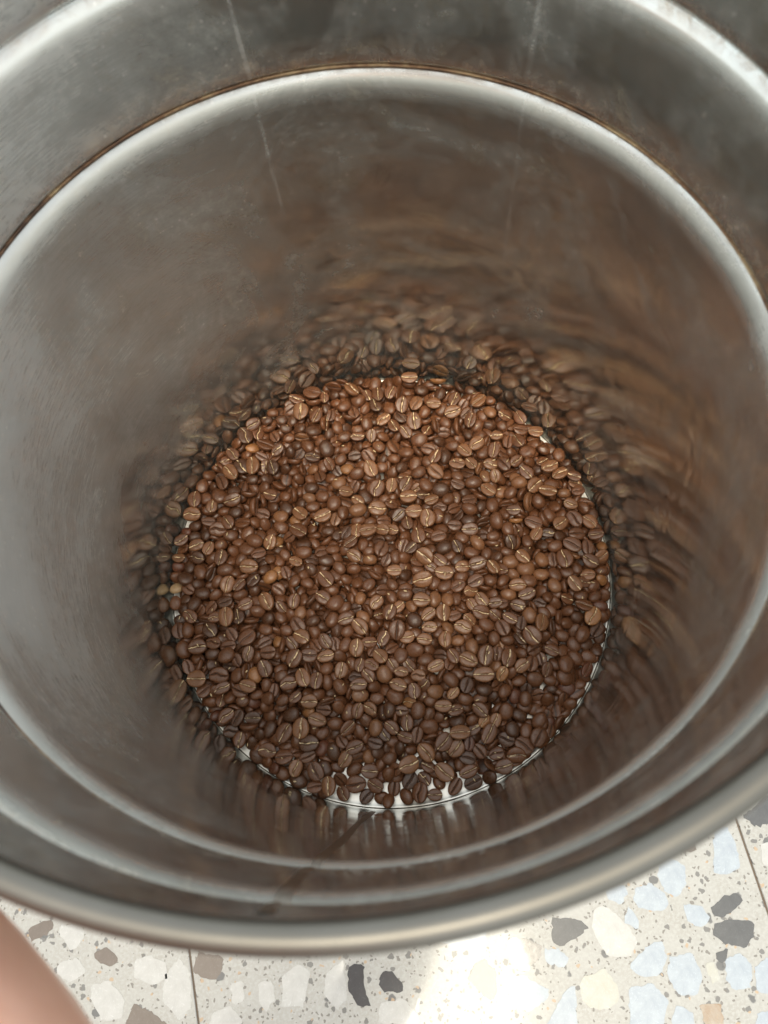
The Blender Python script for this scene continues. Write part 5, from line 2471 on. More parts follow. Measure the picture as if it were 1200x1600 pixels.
707 99 25 120 8 11 95 17
417 797 49 -166 4 130 92 17
-130 1183 58 127 24 165 96 17
58 151 24 -126 9 2 103 17
-561 177 29 -92 -8 -25 93 17
137 1081 21 -28 2 -11 94 17
671 905 64 171 -24 -51 104 17
-858 329 29 91 -1 103 97 17
-544 -24 22 159 1 -17 92 17
-114 -583 28 27 0 131 92 17
413 945 30 36 8 148 91 17
-651 78 38 81 -9 -51 101 17
-1129 384 54 93 0 9 97 17
636 1028 38 -119 -23 -23 99 17
205 542 32 -166 0 -113 103 17
-197 -426 32 5 4 78 100 17
856 817 28 119 0 -104 94 17
321 180 30 -20 14 -17 94 17
1061 292 29 -125 4 73 90 17
684 -347 35 28 13 -154 101 17
483 -476 77 -29 0 -87 92 17
11 36 55 -5 -8 131 104 17
303 643 73 -170 -8 76 102 17
9 1216 78 109 1 95 98 17
406 911 71 92 9 -179 96 17
-542 344 73 -85 -4 162 100 17
-503 720 70 -105 0 -15 94 17
234 -151 78 121 4 -13 102 17
-303 -454 63 -67 36 24 90 17
647 -186 70 128 -15 180 104 17
-346 805 60 -147 16 136 93 17
-599 -432 69 -43 -15 -154 101 17
448 966 76 65 -12 150 91 17
633 716 78 22 6 -9 100 17
-252 808 72 -87 -12 -168 100 17
-340 -195 67 -46 6 103 100 17
-1047 239 71 162 -4 -109 95 17
184 -1055 23 -143 -5 -12 93 17
133 -313 76 -156 1 -163 101 17
-104 972 30 96 -4 30 97 17
530 906 73 127 4 19 92 17
-712 289 29 -168 2 -111 92 17
283 30 78 157 0 -90 101 17
1103 609 54 151 -1 -51 92 17
-854 -159 78 174 -14 38 98 17
-786 649 78 144 -1 -116 96 17
-521 588 47 61 5 26 93 17
796 246 50 -3 9 -8 92 17
-600 -609 65 -147 27 158 94 17
-415 522 78 162 -7 15 99 17
-1090 406 78 -173 -30 180 99 17
-284 745 67 -76 6 28 98 17
-289 613 56 -16 -15 143 95 17
154 538 75 148 -20 2 93 17
-171 1176 78 -59 0 53 95 17
-338 554 72 49 -7 135 97 17
-720 984 70 104 38 -173 93 17
36 798 78 118 1 25 103 17
-1038 13 63 153 22 -6 102 17
1067 234 61 -48 -4 139 90 17
-515 -402 78 41 -11 -9 101 17
564 536 65 115 -8 18 102 17
708 484 69 -114 10 -20 94 17
-744 -579 66 110 2 105 97 17
347 -132 78 37 -19 -149 96 17
-411 -41 78 -90 -2 -71 91 17
711 951 75 165 0 140 101 17
283 -445 47 -173 8 -151 104 17
37 437 50 -73 6 -13 102 17
799 -253 68 -173 -13 173 92 17
-822 540 78 -57 13 -161 94 17
45 568 62 157 15 -14 98 17
203 1212 78 80 0 80 99 17
167 -581 78 117 21 -10 90 17
387 -221 64 -178 14 158 91 17
444 141 78 100 -8 -146 92 17
-985 61 78 -86 -23 -162 102 17
386 994 71 168 -31 -7 93 17
1251 139 22 -104 -2 173 102 17
354 558 78 53 24 161 98 17
508 1163 42 -29 20 -43 91 17
209 1140 64 -47 -30 174 102 17
766 -449 72 120 -11 144 97 17
-317 -105 78 -107 20 -179 96 17
795 -162 78 84 5 20 98 17
932 253 62 -103 -16 136 97 17
963 172 71 -16 0 92 102 17
-217 223 77 159 -2 124 97 17
540 -439 78 -155 -4 -122 101 17
363 396 75 -109 -17 22 96 17
502 -155 58 -158 -2 -150 99 17
982 474 70 -37 17 162 91 17
514 57 78 108 15 169 95 17
-5 759 69 -82 1 -2 92 17
-947 -278 78 29 10 -110 98 17
101 261 78 131 -17 -150 92 17
-597 223 31 26 6 -31 98 17
622 -1026 29 102 10 156 90 17
-827 47 71 -76 11 -29 97 17
-76 -436 52 -82 11 110 102 17
801 137 69 -142 -21 -165 92 17
-35 103 66 -171 4 43 103 17
-558 -28 64 134 -26 3 103 17
-610 -207 78 -180 7 168 103 17
-329 983 66 -13 3 9 91 17
485 453 63 30 8 12 92 17
791 682 63 159 -13 20 92 17
215 786 61 -3 12 -144 91 17
121 882 58 -135 0 87 96 17
-438 190 69 130 -1 -143 99 17
793 -377 77 62 0 91 94 17
-823 304 75 67 12 165 94 17
335 -497 74 -23 -12 177 103 17
-688 -564 78 -131 -6 -147 92 17
-137 363 78 79 -22 -163 96 17
-384 -989 23 73 -9 178 100 17
842 373 56 52 -14 -151 104 17
294 476 74 156 1 76 99 17
-169 92 77 -39 -12 -166 101 17
429 -48 71 -78 -4 -27 101 17
867 38 74 -4 10 -115 101 17
-669 -159 78 -22 1 -38 97 17
378 -935 28 140 9 20 91 17
-101 680 78 98 -7 177 95 17
1018 -279 35 -7 13 -25 102 17
620 242 78 -106 14 -33 95 17
-906 623 48 8 -5 5 95 17
355 77 78 71 10 -2 91 17
-3 515 72 -28 -39 174 91 17
-3 951 78 -112 -27 -1 93 17
-219 -160 72 98 -15 133 93 17
606 933 71 -143 -9 78 101 17
-1032 -644 57 180 -12 171 102 17
-538 133 78 -49 -18 25 98 17
-332 1163 45 -95 -45 -33 96 17
1176 21 66 33 -34 -131 93 17
-2 -593 78 98 -9 -5 99 17
-265 -554 65 -138 6 0 97 17
518 -531 78 -26 -19 -25 101 17
1000 19 73 122 -4 73 95 17
221 -609 70 -132 -6 74 99 17
-415 -577 63 -152 -4 178 96 17
715 665 60 -68 11 -164 95 17
215 300 70 -96 7 36 102 17
-250 437 78 -26 11 -20 101 17
-54 301 50 119 16 -5 93 17
-561 1056 78 -119 -20 -176 94 17
494 -7 69 -39 -7 12 91 17
128 1061 74 -61 19 -65 102 17
-781 370 61 -122 33 -6 103 17
-687 382 53 4 2 79 92 17
261 917 65 -153 -17 164 94 17
683 581 75 126 -11 -154 101 17
1013 542 78 -46 6 -13 100 17
1047 180 63 -41 -2 -176 92 17
-129 895 78 -24 -22 -27 92 17
-440 242 78 -3 -4 129 94 17
506 638 63 30 -8 141 90 17
-532 1140 78 -10 25 -43 99 17
674 172 77 -60 18 122 96 17
140 931 78 -42 -4 -8 103 17
-788 954 78 -68 -24 166 98 17
-942 -417 75 -81 0 5 99 17
-115 -179 72 6 7 171 101 17
-53 1136 78 -48 -11 26 98 17
-491 29 61 -56 7 -17 94 17
294 1135 72 -126 6 159 96 17
1127 436 78 62 0 88 93 17
-893 -210 55 -121 5 -170 103 17
122 454 78 179 0 -173 101 17
240 670 68 18 -26 -35 100 17
-99 -797 50 7 -27 168 92 17
257 -522 72 69 4 -146 91 17
-138 -499 78 -73 -4 -42 98 17
-406 952 63 -127 2 106 99 17
741 273 77 -164 -19 3 95 17
844 457 78 -141 -10 13 91 17
-239 885 59 -166 5 21 102 17
-355 -34 78 -38 -5 11 100 17
-1153 159 68 30 0 -172 103 17
48 283 73 -84 -8 -60 103 17
-629 840 67 -89 4 178 99 17
450 861 58 35 14 168 99 17
-844 -497 71 -123 -4 -22 93 17
149 36 42 172 3 135 98 17
-1076 108 76 -15 2 -162 102 17
743 -1014 29 -11 22 178 93 17
341 -708 67 -26 22 -4 90 17
-909 69 62 177 15 178 102 17
-511 -203 78 -58 -16 28 99 17
315 -193 74 177 -8 138 101 17
-917 8 57 -152 -10 -141 97 17
1062 311 78 -77 7 112 102 17
207 -366 78 34 -4 -8 103 17
-443 781 65 68 13 -150 97 17
-464 1115 66 -76 -4 -23 99 17
497 -271 78 130 -23 16 101 17
201 720 73 99 34 -158 95 17
608 -400 69 -97 -11 149 102 17
519 386 78 166 -10 -7 94 17
-603 185 57 -75 6 67 91 17
-803 -16 75 91 -37 177 104 17
-751 -406 61 -143 -9 -165 104 17
-704 119 66 -172 -10 9 94 17
-754 21 68 -172 -7 -156 97 17
-941 283 78 68 -2 147 100 17
541 151 78 -84 3 162 92 17
-915 864 63 -113 -9 147 100 17
692 -295 77 102 -7 129 98 17
761 -101 78 83 3 -62 99 17
-791 232 68 -45 12 18 99 17
423 -493 71 -164 -30 163 97 17
-683 -445 78 168 -9 -164 91 17
-331 156 76 75 -16 167 99 17
167 166 78 -31 9 176 102 17
323 183 78 -74 -1 -139 103 17
-461 958 75 -41 -27 173 94 17
119 607 78 -168 -5 123 99 17
-617 -50 39 89 0 176 102 17
638 793 60 111 6 -165 95 17
-1146 -191 68 80 -23 174 100 17
560 -589 71 49 -12 164 96 17
-209 288 73 -126 -13 -137 103 17
598 -62 77 114 -4 -40 103 17
565 -278 32 -10 -6 106 93 17
372 12 78 165 12 174 96 17
1077 -137 63 130 -9 -180 97 17
173 -433 78 150 18 24 102 17
-866 798 67 133 0 91 102 17
736 -60 43 152 0 -79 103 17
328 -318 67 -105 -16 36 91 17
738 111 61 172 -25 -156 103 17
-509 -113 59 68 0 -127 100 17
-470 -729 64 -16 4 158 99 17
1151 -96 64 -42 -5 157 98 17
-131 951 75 152 -12 7 93 17
-1053 685 68 -3 24 -173 92 17
275 849 78 -159 -4 70 91 17
-38 -494 78 85 -14 -169 95 17
528 777 42 -104 -17 163 92 17
-81 -110 74 -143 -9 -132 95 17
-70 269 78 126 -3 130 97 17
-688 479 78 -144 -15 -11 102 17
-944 773 74 167 -5 -121 92 17
190 445 78 88 -8 -109 93 17
-196 1060 73 -88 21 25 102 17
836 652 78 4 17 18 94 17
-877 -395 78 89 2 -1 94 17
62 510 78 -66 18 148 97 17
-983 209 78 -160 -12 171 98 17
-964 656 27 28 -1 157 103 17
-587 -162 69 -15 -5 -122 92 17
927 -109 59 -60 24 13 101 17
-381 -623 76 77 7 -143 98 17
-40 1197 71 155 -7 -168 97 17
-1163 453 78 114 0 -166 92 17
71 -177 78 119 -5 -132 97 17
-745 304 61 17 7 -3 103 17
103 813 60 -148 13 173 90 17
819 905 78 -102 5 -155 94 17
1110 513 65 92 4 35 95 17
-275 36 78 -144 4 -63 92 17
-613 1105 78 -156 0 -19 96 17
1043 432 44 46 51 -152 95 17
-822 -218 78 71 -13 8 96 17
1018 616 78 -93 0 91 95 17
250 -395 52 66 -28 -4 90 17
633 -489 60 -158 2 168 101 17
3 169 56 -126 26 -10 103 17
-755 -471 68 -180 17 -1 97 17
896 833 78 -154 -21 -145 98 17
-82 854 76 -30 -35 172 99 17
340 -592 68 146 2 -65 104 17
281 790 78 -36 -4 -141 97 17
875 561 78 99 23 10 102 17
-181 -452 78 67 17 -50 92 17
88 1251 59 -121 -13 152 92 17
501 1045 70 -171 42 -12 94 17
539 -347 78 -33 -16 165 91 17
-734 -66 78 159 -27 -42 100 17
-820 -649 72 -38 -5 0 96 17
-225 -323 78 -77 -10 47 91 17
61 865 78 61 -25 169 92 17
172 295 34 -41 -9 -31 101 17
1028 -66 73 -135 -10 171 101 17
-859 655 78 -81 14 20 98 17
-141 820 63 41 7 151 91 17
502 302 64 -72 31 -144 104 17
-1026 -119 61 128 -19 7 93 17
498 695 78 -72 -11 160 94 17
396 190 70 -110 -10 -149 94 17
-370 45 78 -124 -13 -178 101 17
-378 -133 78 -22 -18 164 97 17
714 -172 78 -121 10 -27 91 17
49 1015 60 61 0 117 94 17
-624 604 71 -91 2 -14 102 17
377 481 66 -15 4 -59 92 17
-930 348 63 165 -17 134 101 17
1208 311 49 -25 6 -173 93 17
-26 1066 76 -24 0 144 101 17
-386 273 60 -88 -2 161 95 17
969 -66 78 -81 -2 -146 101 17
-393 449 69 71 -20 -142 103 17
-358 -332 43 -168 11 20 91 17
-603 477 67 1 7 168 100 17
628 538 67 126 -14 164 102 17
653 437 73 73 0 138 102 17
-319 405 70 28 11 -70 96 17
-312 677 62 171 -27 -168 96 17
-544 839 73 -174 6 -177 96 17
-452 708 78 -153 -19 -2 92 17
569 -127 44 -1 -27 149 97 17
-667 558 77 -31 -4 -50 98 17
675 -392 75 -118 -5 -114 98 17
726 853 44 -25 1 25 95 17
30 -266 66 -117 11 -147 95 17
-133 1015 73 -148 -20 23 102 17
195 -80 78 177 -5 -9 96 17
744 -332 78 -65 -7 174 98 17
-1052 -59 60 -130 -1 150 101 17
-540 -351 38 148 -22 -25 99 17
839 -21 66 116 -13 171 95 17
63 88 58 -65 0 95 102 17
335 1191 49 -165 -6 -121 94 17
-654 704 63 43 -2 0 102 17
-920 684 68 -112 -4 116 101 17
556 -198 78 146 -23 27 102 17
447 750 73 40 9 -175 95 17
-433 -422 68 105 -7 56 103 17
-135 494 50 142 -22 -126 99 17
-373 715 66 25 10 143 96 17
-356 324 78 -66 -37 154 103 17
270 -96 70 -61 1 68 94 17
-796 -314 75 -137 2 178 100 17
-711 -510 68 -119 -8 -50 93 17
-396 1107 72 -42 7 45 98 17
-368 1209 78 24 9 -147 102 17
-966 -503 69 51 -23 39 99 17
-126 23 47 -149 8 147 92 17
-703 849 64 -160 -6 -132 92 17
277 -22 78 -10 -10 -139 101 17
154 -719 32 -18 -6 -60 93 17
947 -184 57 171 16 -14 95 17
748 8 76 105 2 -162 97 17
-170 -229 49 -2 8 -142 96 17
143 -259 58 -162 5 -12 99 17
311 1015 65 -131 19 9 95 17
-320 78 56 -46 -12 -147 98 17
434 -424 62 46 0 90 94 17
-457 -328 75 -133 15 156 103 17
717 1022 65 25 2 -176 104 17
506 517 72 -42 1 -77 100 17
-663 786 78 -76 2 33 102 17
1003 377 63 -26 -12 153 101 17
-263 546 73 139 -3 156 103 17
-696 -381 78 174 -26 -9 103 17
-208 35 78 32 -28 22 94 17
-435 17 78 -105 -13 -151 95 17
-1008 -390 76 -60 -4 -26 99 17
678 -15 72 -56 -7 -177 104 17
-242 -73 49 126 1 -94 96 17
-428 648 60 90 7 123 98 17
-541 254 78 -24 2 47 97 17
-1140 517 74 128 -23 171 100 17
-547 -508 69 -44 5 -75 101 17
-221 -579 78 32 22 -144 95 17
92 389 78 161 5 67 91 17
964 620 78 -35 13 170 94 17
242 401 78 30 -6 -160 98 17
906 -264 53 6 -36 174 90 17
890 745 78 84 27 10 98 17
-1021 -287 61 145 1 -5 98 17
18 -38 62 95 5 29 96 17
-889 -460 60 22 11 4 92 17
-636 648 31 26 -8 154 99 17
343 282 67 132 0 -33 102 17
804 597 71 -168 19 -18 99 17
32 -520 78 132 0 -34 96 17
195 973 76 115 -16 -6 93 17
828 824 78 39 28 28 100 17
-915 413 78 118 -17 137 97 17
-397 -208 51 -26 24 -152 92 17
-54 -209 78 -94 3 109 91 17
-879 -98 78 -121 -7 -165 92 17
-184 -520 63 -8 18 -150 91 17
545 1089 69 -178 -12 -159 94 17
576 838 57 18 -4 4 99 17
842 -308 70 117 -11 152 91 17
-821 435 78 -54 1 -93 95 17
477 193 58 156 20 -164 99 17
-521 442 72 161 4 171 102 17
216 -940 34 168 -10 -152 102 17
-672 45 68 -81 -18 -18 93 17
757 550 70 -161 -5 -179 91 17
128 -490 70 95 3 7 101 17
1026 93 78 -135 3 84 98 17
-1103 634 47 -132 -3 97 102 17
-380 -756 58 22 7 -125 92 17
520 965 78 -10 2 115 96 17
29 1140 78 -124 -1 143 98 17
829 731 73 -89 2 38 99 17
639 1005 78 -38 -15 -30 98 17
939 75 77 -176 12 174 103 17
-728 549 62 111 14 28 98 17
1153 116 64 12 -8 5 103 17
833 525 75 118 -4 110 94 17
-610 314 62 10 -7 -6 92 17
-173 1120 76 -42 2 -112 101 17
-794 602 67 74 39 -22 94 17
-101 1090 70 107 0 173 96 17
495 240 78 96 7 30 91 17
-1064 -349 65 -70 -22 -171 91 17
-326 266 63 122 3 -179 101 17
570 655 66 -43 -45 34 100 17
-911 -327 65 -135 7 -165 99 17
-185 163 74 -41 -17 -171 99 17
-263 -982 31 -88 5 103 96 17
1127 -317 25 80 3 22 90 17
813 -77 78 -54 11 138 102 17
-241 -858 32 154 -2 53 99 17
-573 -879 35 -113 -16 -23 99 17
-1030 -245 76 1 19 -29 91 17
517 -974 17 67 -1 0 98 17
-493 -615 77 46 0 -96 95 17
1 -427 78 -155 12 4 91 17
876 -175 66 19 -28 44 98 17
264 -238 64 -40 17 175 92 17
269 1212 78 -174 3 154 91 17
-101 536 78 88 19 -155 94 17
-561 986 77 39 -9 -12 103 17
-163 736 70 -88 -18 139 103 17
465 -1066 33 117 -7 108 96 17
-744 -684 62 -38 -28 -12 92 17
-315 -608 78 -39 -10 -156 102 17
1071 -3 73 135 13 34 99 17
338 -414 78 89 6 171 101 17
-249 -643 73 -59 -26 -16 92 17
173 92 78 -103 -8 115 94 17
-742 755 76 97 0 -92 94 17
669 294 78 -30 12 17 90 17
1128 274 69 63 -2 -103 98 17
280 249 62 73 1 171 100 17
-1126 236 49 -14 5 176 99 17
426 299 46 -26 1 80 102 17
877 102 66 -124 6 -72 103 17
705 963 37 138 -19 152 97 17
945 -346 40 -94 -30 150 92 17
227 1039 75 65 5 -12 92 17
-1010 634 58 -161 4 170 92 17
-121 -338 78 89 0 77 97 17
471 -577 78 -2 -1 4 98 17
-490 -266 56 84 0 -149 104 17
443 1047 53 83 1 -96 97 17
-854 -583 76 -168 10 -13 91 17
332 -1128 26 162 -1 34 90 17
-1004 508 74 -35 -30 10 98 17
-129 217 78 20 -8 -7 93 17
243 452 60 -72 16 22 92 17
-74 4 57 170 -26 -18 99 17
-742 448 54 -121 -11 21 97 17
1095 -397 26 -24 3 165 104 17
557 1006 66 -81 30 3 100 17
-1036 448 78 -61 20 -10 102 17
32 502 30 -17 -15 -164 94 17
-70 -594 78 -116 -16 174 94 17
586 436 67 -28 0 -31 91 17
209 38 75 -52 -17 7 91 17
755 449 78 92 46 -145 104 17
601 16 78 163 -30 179 94 17
70 663 76 -44 -8 -146 96 17
-61 917 67 -152 -1 8 95 17
226 -300 65 173 -9 -2 100 17
-999 327 78 -10 4 -172 100 17
306 420 64 -158 38 -178 102 17
609 608 58 82 -19 -4 94 17
359 -67 78 51 2 -19 94 17
-782 489 64 -127 2 98 102 17
395 700 49 -118 0 172 91 17
157 -188 78 -90 -5 73 101 17
-364 -454 78 137 -12 -13 100 17
-297 344 71 -83 2 -136 93 17
-282 -129 57 153 15 5 93 17
-673 643 64 49 17 -166 96 17
672 1068 47 -3 9 -52 103 17
67 -229 31 99 0 -91 93 17
-440 1008 69 155 12 60 94 17
252 326 78 -66 1 80 92 17
-356 -394 78 -5 -10 144 95 17
-1170 83 64 68 4 -166 95 17
596 -260 70 156 16 -1 99 17
1098 -596 23 129 -1 163 95 17
1183 404 63 171 8 -51 104 17
112 1003 78 -165 9 6 93 17
65 936 70 -105 0 -165 94 17
308 969 78 173 5 125 94 17
586 365 75 53 -10 124 104 17
1042 -523 27 163 -4 -154 94 17
727 211 65 177 -5 178 100 17
-863 920 78 63 8 157 99 17
651 -950 28 76 8 15 100 17
897 443 78 -105 5 -137 96 17
631 1097 69 152 4 -144 99 17
1033 -172 47 67 25 5 96 17
-976 -47 78 -8 -5 48 91 17
-949 -618 72 41 -4 29 92 17
-497 314 78 -124 -1 121 98 17
-29 386 78 97 -4 -7 93 17
-208 588 72 -6 22 -13 99 17
-902 213 63 -48 17 8 101 17
-990 -159 78 101 3 171 100 17
-190 1244 30 -129 4 -79 97 17
856 290 76 -66 -3 134 96 17
756 -587 27 -83 -4 -25 93 17
379 1058 78 -12 0 38 101 17
-399 -359 62 64 -11 26 95 17
779 344 69 -28 -3 -74 92 17
-661 -569 45 -101 -3 -112 103 17
-72 -281 62 -21 -23 159 104 17
-1118 46 69 179 0 -169 97 17
415 1181 67 42 9 150 100 17
-876 -647 68 -66 8 116 91 17
-173 -932 27 -25 2 -86 96 17
72 730 75 21 -1 -79 102 17
-53 155 78 78 15 180 100 17
-65 -698 64 84 2 -166 101 17
278 726 78 -155 4 4 98 17
478 -621 41 167 -1 -116 102 17
-222 1000 58 -11 -3 122 102 17
-259 1048 76 -120 -14 -49 94 17
912 666 64 -70 16 23 101 17
-669 904 72 -149 5 124 98 17
-577 -703 66 -117 -19 31 91 17
-52 845 21 -14 -6 173 91 17
-469 -511 77 -7 -3 -164 98 17
204 582 78 -5 -17 8 100 17
-274 -220 77 -56 1 169 101 17
46 -111 72 157 4 161 97 17
-838 125 77 166 -29 6 93 17
-784 164 78 -74 7 53 100 17
795 56 72 -85 -2 -126 102 17
-289 1171 78 -10 6 175 103 17
-892 545 75 -101 -4 7 101 17
-297 -364 75 -60 6 -155 97 17
-878 286 75 -83 -2 -41 101 17
-983 697 78 103 -7 -41 92 17
774 1010 32 -30 -4 -109 99 17
-796 -534 72 -96 -3 23 92 17
240 183 64 2 11 -160 98 17
-516 888 53 -19 5 -179 98 17
200 -503 72 -85 -12 -145 96 17
485 571 59 33 -9 -127 90 17
77 -662 73 -3 -24 -6 101 17
397 -557 75 111 11 39 97 17
922 512 78 18 5 -1 92 17
-25 -135 61 91 -12 21 100 17
258 525 75 -149 2 113 95 17
1077 393 77 98 0 -94 91 17
225 1237 40 115 -18 -54 96 17
628 871 78 -50 1 105 103 17
394 -347 78 -132 1 -25 103 17
-658 968 72 25 17 1 93 17
-444 880 73 -147 -42 32 102 17
-1131 -259 60 168 1 -153 95 17
-255 141 78 -161 14 158 95 17
-994 394 78 -176 -9 156 93 17
-71 438 76 -128 4 149 92 17
-1197 -402 50 112 18 177 96 17
-589 895 60 -95 3 -52 92 17
925 -611 32 -90 4 34 103 17
126 715 78 30 4 70 94 17
-426 364 78 -2 11 -160 102 17
767 852 78 -47 5 -174 98 17
-1076 177 67 127 49 -8 103 17
76 -349 73 -68 0 91 91 17
-242 679 77 159 -11 -5 90 17
-524 943 73 82 17 -29 98 17
-234 376 76 -177 -5 -29 99 17
559 784 78 86 -9 -153 98 17
935 770 77 -78 0 -84 95 17
-856 862 54 100 5 -51 101 17
-1125 -108 65 66 -5 -19 94 17
-737 -162 78 -32 -13 -154 95 17
914 -15 74 12 15 179 98 17
-279 -30 74 83 17 171 97 17
701 51 51 74 -4 -4 100 17
-1078 523 39 159 -19 -28 96 17
-1079 -176 73 -17 -14 173 92 17
-183 -120 78 -54 2 -51 99 17
-628 521 36 -115 -10 7 92 17
132 1218 78 169 3 79 98 17
-820 -386 59 154 5 -15 90 17
-603 -292 71 78 7 -64 95 17
-484 103 65 -85 -9 -168 100 17
521 -774 55 -173 5 145 96 17
-491 530 78 64 -2 8 91 17
661 -78 71 157 14 161 102 17
-582 -374 72 -50 -4 167 92 17
415 650 78 -63 -4 169 98 17
1029 710 62 40 6 -132 94 17
277 583 78 -129 8 3 91 17
-504 794 74 -149 21 155 99 17
1063 464 65 49 27 -11 96 17
-292 1087 65 33 22 -175 92 17
-990 -253 22 -141 10 3 91 17
-185 -684 49 -162 -1 -24 91 17
-827 732 77 -113 3 -165 104 17
451 -320 66 -53 6 -83 102 17
-700 1049 64 28 14 -9 101 17
340 689 70 -44 -2 139 95 17
-1 -373 78 36 -28 12 94 17
203 -236 78 -104 -10 147 95 17
650 -333 61 101 31 149 103 17
386 830 78 153 30 -168 93 17
438 -193 73 110 25 -133 103 17
437 43 77 17 -3 -175 100 17
-560 -111 78 111 -3 -59 102 17
615 72 57 2 20 -2 97 17
711 -118 47 -86 -6 -42 100 17
-711 228 68 -153 -21 -152 104 17
254 -772 55 19 -3 -116 95 17
176 362 78 -75 17 -48 102 17
-162 650 63 -112 -5 -130 103 17
-725 -302 67 46 0 -45 95 17
-418 102 64 -97 8 -163 96 17
-330 -483 24 30 11 3 95 17
-372 -822 44 -120 0 -72 103 17
206 -1001 43 -100 -30 53 95 17
-684 -630 70 -161 4 96 92 17
-68 998 36 91 8 45 102 17
687 794 75 117 -1 -103 100 17
86 -433 78 67 -3 -80 96 17
-937 -836 22 -175 -4 10 90 17
-115 602 78 -21 4 177 96 17
685 -888 34 -74 11 -32 100 17
-102 312 25 72 0 -96 90 17
-632 405 71 92 -8 45 96 17
-939 -197 78 39 -9 -15 101 17
147 -662 56 96 -1 -148 96 17
340 908 70 64 -6 9 102 17
981 235 78 -3 16 157 90 17
138 1166 78 -169 -16 -169 94 17
-664 -88 70 69 -17 -38 95 17
-1075 -426 69 154 17 166 91 17
667 74 78 134 11 -147 100 17
-8 668 76 79 -15 -30 94 17
330 -247 78 -7 11 -133 103 17
82 -584 78 -2 8 -34 100 17
467 -795 26 -172 0 -87 97 17
349 787 64 68 18 -13 93 17
-246 -796 44 89 -19 162 98 17
-317 886 78 -24 -8 -180 90 17
-708 -23 77 -179 -9 -50 90 17
-757 873 78 -116 -7 119 90 17
715 351 78 144 12 -16 98 17
-662 -261 77 132 -2 -52 102 17
428 1107 78 -28 -4 -23 102 17
6 -208 78 -111 17 -138 98 17
6 -684 61 127 21 -13 91 17
-852 373 78 54 15 130 102 17
-658 -337 77 -17 14 44 93 17
1038 666 43 35 -6 -109 102 17
-73 354 78 105 -4 124 98 17
-860 -265 74 -24 5 67 100 17
-1083 -481 52 -44 -4 73 104 17
-1165 3 66 -26 -19 162 91 17
-305 1214 45 91 7 -98 93 17
-565 -164 17 129 0 -2 96 17
25 243 48 -15 18 -171 91 17
439 396 58 6 8 9 102 17
412 537 75 -136 -2 -43 95 17
-822 -716 62 128 35 -4 99 17
-366 200 78 -140 2 71 93 17
-62 500 78 -128 0 -100 91 17
-273 215 59 -163 -23 -137 100 17
-395 577 55 -164 -9 -16 101 17
82 176 70 -110 -25 6 102 17
-911 473 76 22 -23 -155 96 17
-133 -421 72 -56 -8 122 91 17
508 -72 78 -44 3 165 96 17
-116 156 77 -126 14 176 91 17
123 -102 62 -4 0 -16 100 17
-450 417 61 -74 17 -40 102 17
205 838 78 -115 -17 -121 93 17
-508 653 61 -133 6 -19 97 17
-565 60 78 51 -3 -62 91 17
-295 -284 75 173 4 -2 100 17
138 -35 71 89 16 1 92 17
534 -835 39 161 1 173 90 17
-126 -83 78 41 16 -26 103 17
-523 -344 78 36 17 177 96 17
99 -719 56 67 -5 172 98 17
1137 536 28 86 -11 -169 101 17
-542 -812 45 172 -13 -60 103 17
"""
CODES = ['bd', 'bl', 'bm', 'bo', 'bp', 'br', 'cd', 'cdg', 'cl', 'clg', 'cm', 'cmd', 'cmg', 'co', 'cog', 'cr', 'crg', 'f', 'hd', 'sd', 'sl', 'sm', 'smg', 'so']
def eul(az, ay, ax):
    az, ay, ax = (math.radians(t) for t in (az, ay, ax))
    return (Matrix.Rotation(az, 3, 'Z') @ Matrix.Rotation(ay, 3, 'Y') @ Matrix.Rotation(ax, 3, 'X'))
rows = np.array(DATA.split(), dtype=int).reshape(-1, 8)
beans = []
for r in rows:
    Rq = eul(*r[3:6]); beans.append(((r[0] / 10, r[1] / 10, r[2] / 10), Rq, r[6] / 20, CODES[r[7]]))
